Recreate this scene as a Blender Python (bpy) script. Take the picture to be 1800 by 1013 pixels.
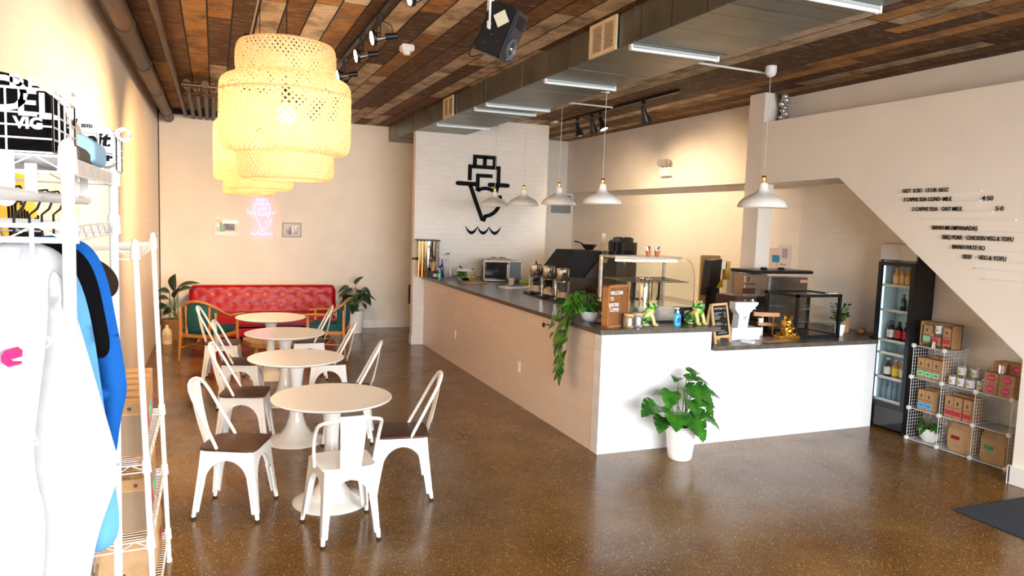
import bpy, bmesh, math, random
from mathutils import Vector, Matrix, Euler
from mathutils.geometry import delaunay_2d_cdt
from math import sin, cos, pi, radians as R, sqrt, floor
random.seed(7)
for o in list(bpy.data.objects): bpy.data.objects.remove(o)
sc = bpy.context.scene
COL = sc.collection

# ---------------------------------------------------------------- camera
CAM_H = 1.97
cam = bpy.data.objects.new('camera', bpy.data.cameras.new('camera'))
COL.objects.link(cam)
cam.data.sensor_width = 36.0
cam.data.lens = 36.0 * 1268 / 1800
cam.data.clip_start = 0.05
_yaw, _pit, _rol = 0.3925, 0.0907, -0.0335
_f = Vector((sin(_yaw)*cos(_pit), cos(_yaw)*cos(_pit), -sin(_pit)))
_r0 = Vector((cos(_yaw), -sin(_yaw), 0)); _d0 = _f.cross(_r0)
_r = _r0*cos(_rol) + _d0*sin(_rol); _d = -_r0*sin(_rol) + _d0*cos(_rol)
m = Matrix.Identity(4)
for i in range(3):
    m[i][0] = _r[i]; m[i][1] = -_d[i]; m[i][2] = -_f[i]
m.translation = (0, 0, CAM_H)
cam.matrix_world = m
sc.camera = cam

# ---------------------------------------------------------------- light and exposure
sc.view_settings.view_transform = 'Standard'
sc.view_settings.look = 'None'
sc.view_settings.gamma = 1.0
sc.view_settings.use_curve_mapping = False
sc.view_settings.exposure = 1.16
w = bpy.data.worlds.new('daylight'); sc.world = w; w.use_nodes = True
w.node_tree.nodes['Background'].inputs[0].default_value = (0.86, 0.93, 1.0, 1)
w.node_tree.nodes['Background'].inputs[1].default_value = 1.0
def lamp(kind, name, loc, energy, col, **kw):
    l = bpy.data.lights.new(name, kind); l.energy = energy; l.color = col
    o = bpy.data.objects.new(name, l); COL.objects.link(o); o.location = loc
    for k, v in kw.items():
        if k == 'rot': o.rotation_euler = v
        elif k == 'aim': o.rotation_euler = (Vector(v)-Vector(loc)).to_track_quat('-Z', 'Y').to_euler()
        else: setattr(l, k, v)
    return o
dl = lamp('AREA', 'sky_daylight', (2.6, -8.5, 3.6), 2300, (0.96, 0.98, 1.0), aim=(3.0, 6.0, 1.2))
dl.data.shape = 'RECTANGLE'; dl.data.size = 12.0; dl.data.size_y = 5.0
WARM = (1.0, 0.66, 0.30)

# ---------------------------------------------------------------- material helpers
MATS = {}
def mat(name, col=(.8, .8, .8), rough=.5, metal=0, spec=.5, emit=None, es=0, trans=0, ior=1.45, alpha=1, coat=0, sheen=0):
    if name in MATS: return MATS[name]
    mt = bpy.data.materials.new(name); mt.use_nodes = True; MATS[name] = mt
    b = mt.node_tree.nodes['Principled BSDF']
    b.inputs['Base Color'].default_value = (*col, 1); b.inputs['Roughness'].default_value = rough
    b.inputs['Metallic'].default_value = metal; b.inputs['Specular IOR Level'].default_value = spec
    b.inputs['Transmission Weight'].default_value = trans; b.inputs['IOR'].default_value = ior
    b.inputs['Alpha'].default_value = alpha; b.inputs['Coat Weight'].default_value = coat
    b.inputs['Sheen Weight'].default_value = sheen
    if emit: b.inputs['Emission Color'].default_value = (*emit, 1); b.inputs['Emission Strength'].default_value = es
    return mt
class NT:
    def __init__(s, mt): s.t = mt.node_tree; s.b = s.t.nodes['Principled BSDF']
    def n(s, typ, ins=None, **kw):
        nd = s.t.nodes.new(typ)
        for k, v in kw.items(): setattr(nd, k, v)
        for k, v in (ins or {}).items():
            if hasattr(v, 'is_output') or isinstance(v, bpy.types.NodeSocket): s.t.links.new(v, nd.inputs[k])
            else: nd.inputs[k].default_value = v
        return nd
    def m(s, op, a, b=None, c=None):
        ins = {0: a}
        if b is not None: ins[1] = b
        if c is not None: ins[2] = c
        return s.n('ShaderNodeMath', ins, operation=op).outputs[0]
    def mix(s, f, a, b, blend='MIX'):
        nd = s.n('ShaderNodeMix', data_type='RGBA', blend_type=blend)
        for i, v in ((0, f), (6, a), (7, b)):
            if isinstance(v, bpy.types.NodeSocket): s.t.links.new(v, nd.inputs[i])
            else: nd.inputs[i].default_value = v if i == 0 else (*v, 1)
        return nd.outputs[2]
    def ramp(s, f, stops, interp='LINEAR'):
        nd = s.n('ShaderNodeValToRGB', {0: f}); cr = nd.color_ramp; cr.interpolation = interp
        while len(cr.elements) > 1: cr.elements.remove(cr.elements[0])
        cr.elements[0].position = stops[0][0]; cr.elements[0].color = (*stops[0][1], 1)
        for p, c in stops[1:]:
            e = cr.elements.new(p); e.color = (*c, 1)
        return nd.outputs[0]
    def obj(s): return s.n('ShaderNodeTexCoord').outputs['Object']
    def out(s, name, sock): s.t.links.new(sock, s.b.inputs[name])
    def bump(s, h, strength=.3, dist=.01):
        nd = s.n('ShaderNodeBump', {'Height': h, 'Strength': strength, 'Distance': dist}); s.out('Normal', nd.outputs[0])

def noisy(name, col, rough=.5, amt=.15, scale=8, bump=0, metal=0, detail=4, stretch=(1, 1, 1), col2=None, **kw):
    if name in MATS: return MATS[name]
    mt = mat(name, col, rough, metal, **kw); t = NT(mt)
    mp = t.n('ShaderNodeMapping', {'Vector': t.obj(), 'Scale': stretch})
    nz = t.n('ShaderNodeTexNoise', {'Vector': mp.outputs[0], 'Scale': scale, 'Detail': detail}).outputs[0]
    c2 = col2 or tuple(c*(1-amt*2) for c in col)
    t.out('Base Color', t.ramp(nz, [(.3, c2), (.7, tuple(min(1, c*(1+amt*.4)) for c in col))]))
    if bump: t.bump(nz, bump, .004)
    return mt

def tile(name, axis, bw, bh, col, grout, rough=.15, mortar=.0018, bstr=.35, vary=.04):
    mt = mat(name, col, rough); t = NT(mt)
    sp = t.n('ShaderNodeSeparateXYZ', {0: t.obj()})
    cb = t.n('ShaderNodeCombineXYZ', {0: sp.outputs[0 if axis == 'x' else 1], 1: sp.outputs[2]})
    br = t.n('ShaderNodeTexBrick', {'Vector': cb.outputs[0], 'Color1': (*col, 1), 'Color2': (*[c*(1-vary) for c in col], 1), 'Mortar': (*grout, 1),
        'Scale': 1.0, 'Mortar Size': mortar, 'Mortar Smooth': .2, 'Brick Width': bw, 'Row Height': bh})
    t.out('Base Color', br.outputs[0])
    nz = t.n('ShaderNodeTexNoise', {'Vector': cb.outputs[0], 'Scale': 9.0, 'Detail': 1.0}).outputs[0]
    h = t.m('ADD', t.m('MULTIPLY', br.outputs[1], -1.0), t.m('MULTIPLY', nz, .5))
    t.bump(h, bstr, .002)
    t.out('Roughness', t.m('ADD', t.m('MULTIPLY', br.outputs[1], .5), rough))
    return mt

# paints
WHITE = (.80, .77, .72)
M_back = noisy('painted_plaster_back', (.80, .74, .66), .7, .03, 3)
M_plaster = noisy('painted_plaster', (.84, .77, .69), .65, .03, 3)
M_grey_plaster = noisy('pale_grey_plaster', (.62, .63, .66), .7, .04, 3)
M_trim = mat('white_trim', (.82, .80, .77), .4)
M_left = tile('painted_brick', 'y', .21, .072, (.80, .75, .67), (.73, .68, .60), .42, .003, .35, .03)
M_tile_x = tile('white_tile_front', 'x', .152, .076, (.83, .81, .77), (.64, .62, .58), .10)
M_tile_y = tile('white_tile_side', 'y', .152, .076, (.87, .80, .71), (.73, .65, .56), .16)
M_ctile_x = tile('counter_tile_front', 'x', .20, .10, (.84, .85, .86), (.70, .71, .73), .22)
M_ctile_y = tile('counter_tile_side', 'y', .20, .10, (.78, .66, .57), (.66, .54, .46), .28)  # same white tile; pinkish tan puts the warm reflected light into the colour
M_under = noisy('stair_plaster', (.90, .83, .74), .6, .02, 2)

def floor_mat():
    mt = mat('polished_concrete', (.2, .1, .05), .16, spec=.4); t = NT(mt); ob = t.obj()
    big = t.n('ShaderNodeTexNoise', {'Vector': ob, 'Scale': 1.1, 'Detail': 6.0, 'Roughness': .6}).outputs[0]
    base = t.ramp(big, [(.30, (.085, .036, .006)), (.5, (.165, .075, .013)), (.72, (.26, .135, .032))])
    mid = t.n('ShaderNodeTexNoise', {'Vector': ob, 'Scale': 26.0, 'Detail': 4.0}).outputs[0]
    base = t.mix(t.m('MULTIPLY', mid, .7), base, (.09, .040, .012))
    v = t.n('ShaderNodeTexVoronoi', {'Vector': ob, 'Scale': 120.0})
    rnd = t.n('ShaderNodeSeparateColor', {0: v.outputs['Color']}).outputs[0]
    spot = t.m('MULTIPLY', t.m('LESS_THAN', v.outputs['Distance'], .34), t.m('GREATER_THAN', rnd, .60))
    c = t.mix(t.m('MULTIPLY', spot, .75), base, (.46, .29, .11))
    v2 = t.n('ShaderNodeTexVoronoi', {'Vector': ob, 'Scale': 60.0})
    rnd2 = t.n('ShaderNodeSeparateColor', {0: v2.outputs['Color']}).outputs[1]
    spot2 = t.m('MULTIPLY', t.m('LESS_THAN', v2.outputs['Distance'], .26), t.m('GREATER_THAN', rnd2, .88))
    c = t.mix(t.m('MULTIPLY', spot2, .8), c, (.62, .44, .20))
    spot3 = t.m('MULTIPLY', t.m('LESS_THAN', v2.outputs['Distance'], .3), t.m('LESS_THAN', rnd2, .13))
    c = t.mix(t.m('MULTIPLY', spot3, .6), c, (.05, .025, .015))
    t.out('Base Color', c)
    rn = t.n('ShaderNodeTexNoise', {'Vector': ob, 'Scale': 3.0, 'Detail': 5.0}).outputs[0]
    t.out('Roughness', t.n('ShaderNodeMapRange', {0: rn, 1: .3, 2: .7, 3: .13, 4: .30}).outputs[0])
    t.bump(rn, .04, .01)
    return mt
def plank_mat():
    mt = mat('reclaimed_planks', (.3, .2, .1), .7, spec=.25); t = NT(mt); ob = t.obj()
    sp = t.n('ShaderNodeSeparateXYZ', {0: ob}); X, Y = sp.outputs[0], sp.outputs[1]
    u = t.m('DIVIDE', t.m('ADD', X, 20.0), .19); iu = t.m('FLOOR', u); fu = t.m('FRACT', u)
    r1 = t.n('ShaderNodeTexWhiteNoise', {'W': iu}, noise_dimensions='1D').outputs[0]
    v = t.m('ADD', t.m('DIVIDE', t.m('ADD', Y, 10.0), 2.1), t.m('MULTIPLY', r1, 9.0)); iv = t.m('FLOOR', v); fv = t.m('FRACT', v)
    cb = t.n('ShaderNodeCombineXYZ', {0: iu, 1: iv})
    wn = t.n('ShaderNodeTexWhiteNoise', {'Vector': cb.outputs[0]}, noise_dimensions='3D')
    rr = wn.outputs[0]
    base = t.ramp(rr, [(0, (.10, .04, .012)), (.13, (.33, .15, .04)), (.25, (.56, .43, .29)), (.37, (.075, .036, .016)), (.48, (.62, .50, .36)), (.60, (.19, .085, .026)), (.70, (.48, .36, .24)), (.80, (.42, .20, .055)), (.90, (.14, .065, .028))], 'CONSTANT')
    off = t.n('ShaderNodeVectorMath', {0: ob, 1: wn.outputs[1]}, operation='ADD').outputs[0]
    mp = t.n('ShaderNodeMapping', {'Vector': off, 'Scale': (5, 14, 1)})
    g1 = t.n('ShaderNodeTexNoise', {'Vector': mp.outputs[0], 'Scale': 1.4, 'Detail': 6.0, 'Roughness': .7}).outputs[0]
    mp2 = t.n('ShaderNodeMapping', {'Vector': off, 'Scale': (1.3, 1.0, 1)})
    g2 = t.n('ShaderNodeTexNoise', {'Vector': mp2.outputs[0], 'Scale': 3.2, 'Detail': 5.0, 'Roughness': .65}).outputs[0]
    c = t.mix(t.n('ShaderNodeMapRange', {0: g2, 1: .42, 2: .68, 3: 0, 4: .85}).outputs[0], base, (.075, .035, .014))
    c = t.mix(t.n('ShaderNodeMapRange', {0: g1, 1: .5, 2: .8, 3: 0, 4: .55}).outputs[0], c, (.50, .40, .28))
    mp3 = t.n('ShaderNodeMapping', {'Vector': off, 'Scale': (6, 60, 1)})
    g3 = t.n('ShaderNodeTexNoise', {'Vector': mp3.outputs[0], 'Scale': 1.0, 'Detail': 3.0}).outputs[0]
    c = t.mix(t.n('ShaderNodeMapRange', {0: g3, 1: .5, 2: .75, 3: 0, 4: .6}).outputs[0], c, (.05, .025, .012))
    gap = t.m('MAXIMUM', t.m('MAXIMUM', t.m('LESS_THAN', fu, .035), t.m('GREATER_THAN', fu, .965)), t.m('LESS_THAN', fv, .006))
    c = t.mix(gap, c, (.010, .006, .004))
    t.out('Base Color', c)
    t.bump(t.m('SUBTRACT', t.m('MULTIPLY', g3, .3), gap), .6, .01)
    return mt
M_floor = floor_mat(); M_plank = plank_mat()
def duct_mat():
    mt = mat('galvanised_duct', (.40, .40, .38), .38, .8); t = NT(mt); ob = t.obj()
    nz = t.n('ShaderNodeTexNoise', {'Vector': ob, 'Scale': 2.5, 'Detail': 3.0}).outputs[0]
    t.out('Base Color', t.ramp(nz, [(.3, (.20, .20, .18)), (.7, (.32, .32, .28))]))
    sp = t.n('ShaderNodeSeparateXYZ', {0: ob})
    f = t.m('FRACT', t.m('MULTIPLY', sp.outputs[1], 2.6))
    t.out('Base Color', t.mix(t.m('LESS_THAN', f, .025), t.ramp(nz, [(.3, (.14, .14, .125)), (.7, (.23, .23, .20))]), (.05, .045, .04)))
    t.bump(t.m('LESS_THAN', f, .05), .5, .006)
    return mt
M_duct = duct_mat()
def wood(name, c1, c2, rough=.45, scale=4, stretch=(1, 12, 1), coat=0):
    if name in MATS: return MATS[name]
    mt = mat(name, c1, rough, coat=coat); t = NT(mt)
    mp = t.n('ShaderNodeMapping', {'Vector': t.obj(), 'Scale': stretch})
    nz = t.n('ShaderNodeTexNoise', {'Vector': mp.outputs[0], 'Scale': scale, 'Detail': 6.0, 'Roughness': .6, 'Distortion': 1.2}).outputs[0]
    t.out('Base Color', t.ramp(nz, [(.35, c1), (.65, c2)])); t.bump(nz, .08, .003)
    return mt
M_chairw = mat('white_enamel', (.80, .79, .76), .28, coat=.3)
M_groove = mat('groove_shade', (.25, .25, .26), .5)  # grey drawn for the shade line of the pressed leg channels, not wear
M_rubber = mat('black_rubber', (.012, .012, .012), .6)
M_seat = wood('walnut_seat', (.040, .014, .007), (.095, .038, .018), .5, 5, (14, 1, 1))
M_tab = mat('white_laminate', (.82, .79, .75), .22)
M_tabbase = mat('white_lacquer', (.80, .79, .76), .15, coat=.5)
M_white = mat('white_plastic', (.82, .82, .82), .35)
M_wire = mat('white_coated_wire', (.86, .86, .86), .3)
M_black = mat('black_plastic', (.012, .012, .013), .35)
M_blackmatte = mat('black_matte', (.010, .010, .011), .7)
M_steel = noisy('brushed_steel', (.58, .56, .53), .26, .1, 3, 0, 1.0, stretch=(1, 1, 20))
M_chrome = mat('chrome', (.80, .78, .75), .08, 1.0)
M_dsteel = mat('dark_steel', (.15, .12, .095), .33, .9)
M_brass = mat('brass', (.80, .52, .16), .2, 1.0)
M_gold = mat('gold_paint', (.85, .55, .10), .18, 1.0)
M_glass = mat('clear_glass', (.98, .99, .985), .02, trans=1.0, ior=1.12)
M_cglass = mat('greenish_glass', (.94, .975, .955), .02, trans=1.0, ior=1.08)
M_kraft = noisy('kraft_card', (.50, .29, .13), .7, .08, 30)
M_kraft2 = noisy('kraft_paper', (.54, .33, .16), .65, .10, 12, .3)
M_green = noisy('leaf_green', (.038, .17, .010), .30, .25, 12, col2=(.012, .065, .010))
M_dgreen = noisy('leaf_dark_green', (.014, .055, .016), .3, .25, 10, col2=(.006, .026, .010))
M_lgreen = noisy('leaf_variegated', (.10, .24, .025), .35, .3, 14, col2=(.025, .105, .012))
M_stem = mat('stem_green', (.10, .19, .04), .5)
M_soil = noisy('potting_soil', (.035, .02, .012), .9, .3, 40, .5)
M_pot = mat('white_ceramic', (.84, .83, .81), .3)
M_stone = noisy('dark_stone_top', (.115, .10, .085), .28, .2, 25, .02)
M_stonef = M_stone
M_screen = mat('chalkboard', (.012, .010, .009), .6)
M_lwood = wood('light_pine', (.62, .38, .17), (.74, .50, .25), .5, 3, (1, 1, 8))
M_owood = wood('orange_oak', (.42, .17, .045), (.55, .25, .075), .35, 3, (1, 1, 6))
M_bwood = wood('brown_frame_wood', (.19, .075, .025), (.27, .11, .04), .4, 3, (8, 1, 1))
M_teal = noisy('teal_fabric', (.006, .095, .10), .85, .15, 60, .2)
M_red = noisy('red_vinyl', (.42, .003, .006), .30, .12, 5, .4, spec=.28)
M_chalk = mat('chalk_white', (.75, .75, .74), .9)
M_ink = mat('black_ink', (.006, .006, .006), .7, spec=.15)

# ---------------------------------------------------------------- geometry helpers
class MB:
    def __init__(s): s.bm = bmesh.new(); s.mi = 0
    def _done(s, n0):
        s.bm.faces.ensure_lookup_table()
        for f in s.bm.faces[n0:]: f.material_index = s.mi
        return s
    def face(s, vs):
        try: return s.bm.faces.new(vs)
        except ValueError: return None
    def box(s, c, d, bev=0, rot=None):
        tmp = bmesh.new(); bmesh.ops.create_cube(tmp, size=1)
        bmesh.ops.scale(tmp, vec=d, verts=tmp.verts)
        if bev > 0: bmesh.ops.bevel(tmp, geom=tmp.edges[:]+tmp.verts[:], offset=min(bev, min(d)*.45), segments=2, affect='EDGES')
        mx = Matrix.Translation(c) @ (Euler(rot).to_matrix().to_4x4() if rot else Matrix.Identity(4))
        return s.join(tmp, mx)
    def join(s, tmp, mx):
        n0 = len(s.bm.faces); mp = {}
        for v in tmp.verts: mp[v] = s.bm.verts.new(mx @ v.co)
        for f in tmp.faces: s.face([mp[v] for v in f.verts])
        tmp.free(); return s._done(n0)
    def bx(s, x0, x1, y0, y1, z0, z1, bev=0):
        return s.box(((x0+x1)/2, (y0+y1)/2, (z0+z1)/2), (abs(x1-x0), abs(y1-y0), abs(z1-z0)), bev)
    def ring(s, c, u, v, r, n, r2=None):
        r2 = r if r2 is None else r2
        return [s.bm.verts.new(c+u*(r*cos(2*pi*i/n))+v*(r2*sin(2*pi*i/n))) for i in range(n)]
    def skin(s, rings, closed=False, cap=True):
        n = len(rings[0]); L = len(rings)
        for a in range(L if closed else L-1):
            A, B = rings[a], rings[(a+1) % L]
            for i in range(n): s.face([A[i], A[(i+1) % n], B[(i+1) % n], B[i]])
        if cap and not closed: s.face(list(reversed(rings[0]))); s.face(rings[-1])
    def tube(s, pts, r, n=8, closed=False, radii=None, flat=1.0):
        n0 = len(s.bm.faces); pts = [Vector(p) for p in pts]; L = len(pts); rings = []; up = None
        for i, p in enumerate(pts):
            if closed: t = pts[(i+1) % L]-pts[i-1]
            else: t = pts[min(i+1, L-1)]-pts[max(i-1, 0)]
            t.normalize()
            if up is None:
                up = Vector((0, 0, 1)) if abs(t.z) < .9 else Vector((1, 0, 0))
            u = t.cross(up).normalized(); v = u.cross(t).normalized(); up = v
            rr = radii[i] if radii else r
            rings.append(s.ring(p, u, v, rr, n, rr*flat))
        s.skin(rings, closed)
        return s._done(n0)
    def cyl(s, p0, p1, r0, r1=None, n=16): return s.tube([p0, p1], r0, n, radii=[r0, r0 if r1 is None else r1])
    def lathe(s, prof, c=(0, 0, 0), n=32, sx=1, sy=1):
        n0 = len(s.bm.faces); rings = []; cx, cy, cz = c
        for r, z in prof:
            if r <= 1e-5: rings.append([s.bm.verts.new((cx, cy, cz+z))])
            else: rings.append([s.bm.verts.new((cx+sx*r*cos(2*pi*i/n), cy+sy*r*sin(2*pi*i/n), cz+z)) for i in range(n)])
        for A, B in zip(rings, rings[1:]):
            for i in range(n):
                j = (i+1) % n
                if len(A) == 1 and len(B) == 1: continue
                if len(A) == 1: s.face([A[0], B[j], B[i]])
                elif len(B) == 1: s.face([A[i], A[j], B[0]])
                else: s.face([A[i], A[j], B[j], B[i]])
        return s._done(n0)
    def ell(s, c, d, n=16, rot=None):
        tmp = bmesh.new(); bmesh.ops.create_uvsphere(tmp, u_segments=n, v_segments=max(6, n*2//3), radius=1)
        bmesh.ops.scale(tmp, vec=d, verts=tmp.verts)
        mx = Matrix.Translation(c) @ (Euler(rot).to_matrix().to_4x4() if rot else Matrix.Identity(4))
        return s.join(tmp, mx)
    def prism(s, pts, axis, a, b):
        n0 = len(s.bm.faces)
        f = {'x': lambda p, k: (k, p[0], p[1]), 'y': lambda p, k: (p[0], k, p[1]), 'z': lambda p, k: (p[0], p[1], k)}[axis]
        A = [s.bm.verts.new(f(p, a)) for p in pts]; B = [s.bm.verts.new(f(p, b)) for p in pts]
        s.face(A); s.face(list(reversed(B))); n = len(pts)
        for i in range(n): s.face([A[i], B[i], B[(i+1) % n], A[(i+1) % n]])
        bmesh.ops.recalc_face_normals(s.bm, faces=s.bm.faces[n0:] if False else list(s.bm.faces)[n0:])
        return s._done(n0)
    def grid(s, P):
        n0 = len(s.bm.faces); V = [[s.bm.verts.new(p) for p in row] for row in P]
        for i in range(len(V)-1):
            for j in range(len(V[0])-1): s.face([V[i][j], V[i+1][j], V[i+1][j+1], V[i][j+1]])
        return s._done(n0)
    def out(s, name, mats, parent=None, sharp=38, recalc=True):
        if recalc: bmesh.ops.recalc_face_normals(s.bm, faces=s.bm.faces)
        me = bpy.data.meshes.new(name); s.bm.to_mesh(me); s.bm.free()
        for mm in (mats if isinstance(mats, (list, tuple)) else [mats]): me.materials.append(mm)
        me.polygons.foreach_set('use_smooth', [True]*len(me.polygons)); me.set_sharp_from_angle(angle=R(sharp))
        o = bpy.data.objects.new(name, me); COL.objects.link(o)
        if parent: o.parent = parent
        return o
def solid(mb, t):
    bmesh.ops.recalc_face_normals(mb.bm, faces=mb.bm.faces[:]); mb.bm.normal_update()
    bmesh.ops.solidify(mb.bm, geom=mb.bm.faces[:], thickness=t); mb.bm.normal_update()
def PP(name, mbs, mats, parent, label=None):
    return [P(name, b, mats, parent, label) for b in mbs]
def tag(o, label, cat, group=None):
    o['label'] = label; o['category'] = cat
    if group: o['group'] = group
    return o
def T(name, label, cat, loc=(0, 0, 0), rz=0, group=None):
    o = bpy.data.objects.new(name, None); COL.objects.link(o); o.empty_display_size = .1
    o.location = loc; o.rotation_euler = (0, 0, rz); return tag(o, label, cat, group)
def S(name, mb, mats, label, cat, loc=(0, 0, 0), rz=0, group=None, sharp=38):
    o = mb.out(name, mats, None, sharp); o.location = loc; o.rotation_euler = (0, 0, rz); return tag(o, label, cat, group)
def P(name, mb, mats, parent, label=None, sharp=38, recalc=True):
    o = mb.out(name, mats, parent, sharp, recalc)
    if label: o['label'] = label
    return o
def struct(name, mb, mats, parent=None):
    o = mb.out(name, mats, parent)
    if not parent: o['kind'] = 'structure'
    return o
def dup(root, loc=None, rz=None, label=None, group=None):
    def rec(o, par):
        c = o.copy(); COL.objects.link(c); c.parent = par
        for ch in list(o.children): rec(ch, c)
        return c
    c = rec(root, None)
    if loc is not None: c.location = loc
    if rz is not None: c.rotation_euler = (0, 0, rz)
    if label: c['label'] = label
    if group: c['group'] = group
    return c
def rrect(w, h, r, n=4):
    pts = []
    for cx, cy, a0 in ((w/2-r, h/2-r, 0), (-w/2+r, h/2-r, 90), (-w/2+r, -h/2+r, 180), (w/2-r, -h/2+r, 270)):
        for k in range(n+1):
            a = R(a0+90*k/n); pts.append((cx+r*cos(a), cy+r*sin(a)))
    return pts
def text_bm(mb, s, size, mx, ext=.001, bold=0.0, align='LEFT', shear=0, xs=1.0):
    cu = bpy.data.curves.new('t', 'FONT'); cu.body = s; cu.size = size; cu.extrude = ext; cu.offset = bold; cu.align_x = align; cu.shear = shear
    cu.resolution_u = 3
    o = bpy.data.objects.new('t', cu); COL.objects.link(o); bpy.context.view_layer.update()
    me = o.to_mesh(); tmp = bmesh.new(); tmp.from_mesh(me); o.to_mesh_clear()
    bpy.data.objects.remove(o); bpy.data.curves.remove(cu)
    mb.join(tmp, mx @ Matrix.Diagonal((xs, 1, 1, 1)))
def face_my(x, y, z): return Matrix.Translation((x, y, z)) @ Matrix.Rotation(pi/2, 4, 'X')          # reads from -y
def face_mx(x, y, z): return Matrix.Translation((x, y, z)) @ Matrix(((0, 0, -1, 0), (-1, 0, 0, 0), (0, 1, 0, 0), (0, 0, 0, 1)))  # reads from -x
def arc(cx, cy, r, a0, a1, n=8): return [(cx+r*cos(R(a0+(a1-a0)*k/n)), cy+r*sin(R(a0+(a1-a0)*k/n))) for k in range(n+1)]
def bez(p0, p1, p2, p3, n=10):
    p0, p1, p2, p3 = map(Vector, (p0, p1, p2, p3))
    return [p0*(1-t)**3+p1*3*t*(1-t)**2+p2*3*t*t*(1-t)+p3*t**3 for t in [k/n for k in range(n+1)]]
def inflate(mb, outline, th, y0, s=.022, r=.06, fold=None):
    """closed cloth form from an (x,z) outline: front and back layers meeting at the rim"""
    for _ in range(2):
        outline = [q for i in range(len(outline)) for q in ((outline[i][0]*.75+outline[(i+1) % len(outline)][0]*.25, outline[i][1]*.75+outline[(i+1) % len(outline)][1]*.25), (outline[i][0]*.25+outline[(i+1) % len(outline)][0]*.75, outline[i][1]*.25+outline[(i+1) % len(outline)][1]*.75))]
    xs = [p[0] for p in outline]; zs = [p[1] for p in outline]; n = len(outline)
    pts = []; 
    for i in range(n):
        a = Vector(outline[i]); b = Vector(outline[(i+1) % n]); k = max(1, round((b-a).length/s))
        for j in range(k): pts.append(a.lerp(b, j/k))
    nb = len(pts); rim = pts[:]
    def inside(x, z):
        c = False
        for i in range(nb):
            a, b = rim[i], rim[i-1]
            if (a.y > z) != (b.y > z) and x < (b.x-a.x)*(z-a.y)/(b.y-a.y)+a.x: c = not c
        return c
    def dist(x, z):
        d = 9
        for i in range(n):
            ax, az = outline[i]; bx_, bz_ = outline[(i+1) % n]; dx, dz = bx_-ax, bz_-az
            t = max(0, min(1, ((x-ax)*dx+(z-az)*dz)/(dx*dx+dz*dz)))
            q = (ax+dx*t-x)**2+(az+dz*t-z)**2
            if q < d: d = q
        return sqrt(d)
    x = min(xs)
    row = 0; z = min(zs)
    while z < max(zs):
        x = min(xs)+(s/2 if row % 2 else 0)
        while x < max(xs):
            if inside(x, z) and dist(x, z) > s*.55: pts.append(Vector((x, z)))
            x += s
        z += s*.87; row += 1
    vs, es, fs, *_ = delaunay_2d_cdt([Vector((p.x, p.y)) for p in pts], [(i, (i+1) % nb) for i in range(nb)], [], 1, 1e-5)
    n0 = len(mb.bm.faces); F = []; B = []
    for p in vs:
        d = dist(p.x, p.y); k = min(1, d/r); t = th*sqrt(max(0, 1-(1-k)**2)); fo = (fold(p.x, p.y) if fold else 0)
        F.append(mb.bm.verts.new((p.x, y0-t-fo*k, p.y))); B.append(mb.bm.verts.new((p.x, y0+t-fo*k, p.y)))
    for f in fs: mb.face([F[i] for i in f]); mb.face([B[i] for i in reversed(f)])
    bmesh.ops.remove_doubles(mb.bm, verts=mb.bm.verts[:], dist=1e-5)
    return mb._done(0)
def leaf(mb, base, d, nrm, L, W, droop=.3, kind='heart', split=0, fold=.18, n=10):
    base = Vector(base); d = Vector(d).normalized(); nrm = Vector(nrm); sd = d.cross(nrm).normalized(); nr = sd.cross(d).normalized()
    n0 = len(mb.bm.faces)
    def wd(t):
        if kind == 'heart': return W*.5*(sin(pi*min(1, (t*.93+.07))**.62))**.8 if t < 1 else 0
        if kind == 'long': return W*.5*sin(pi*(t*.96+.02)**.85)
        return W*.5*sin(pi*t)
    def pt(t, u):
        w = wd(t); x = base+d*(L*(t-(.10*abs(u)*(1-t) if kind == 'heart' else 0)))
        return x+sd*(w*u)+nr*(fold*w*abs(u)*1.0)+nr*(.06*L*sin(pi*t))+Vector((0, 0, -droop*L*t*t))
    for sg in (-1, 1):
        P_ = [[mb.bm.verts.new(pt(i/n, sg*u)) for u in (0, .5, 1)] for i in range(n+1)]
        for i in range(n):
            mb.face([P_[i][0], P_[i+1][0], P_[i+1][1], P_[i][1]])
            if split and 2 < i < n-1 and i % 3 == 0:
                a, b = P_[i][1].co, P_[i+1][1].co; q = mb.bm.verts.new(P_[i][2].co.lerp(P_[i+1][2].co, .55))
                mb.face([P_[i][1], P_[i+1][1], P_[i+1][2], q]) if split == 2 else None
                continue
            mb.face([P_[i][1], P_[i+1][1], P_[i+1][2], P_[i][2]])
    return mb._done(n0)

# ================================================================ the room
ZC = 3.58; XL = -.82; YB = 12.83; XR = 6.56
struct('floor', MB().bx(XL-.2, 7.0, -2.7, YB+.2, -.1, 0), M_floor)
struct('ceiling', MB().bx(XL-.2, 7.0, -2.7, YB+.2, ZC, ZC+.1), M_plank)
struct('wall_left', MB().bx(XL-.2, XL, -2.7, YB+.2, 0, ZC), M_left)
struct('wall_back', MB().bx(XL, 7.0, YB, YB+.2, 0, ZC), M_back)
struct('wall_right', MB().bx(XR, XR+.3, 2.0, YB, 0, 2.33), M_tile_y)
struct('wall_right_band', MB().bx(XR, XR+.3, 2.0, YB, 2.33, 2.58), M_plaster)
struct('wall_right_upper', MB().bx(6.40, XR+.3, -2.7, YB, 2.58, ZC), M_plaster)
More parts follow.
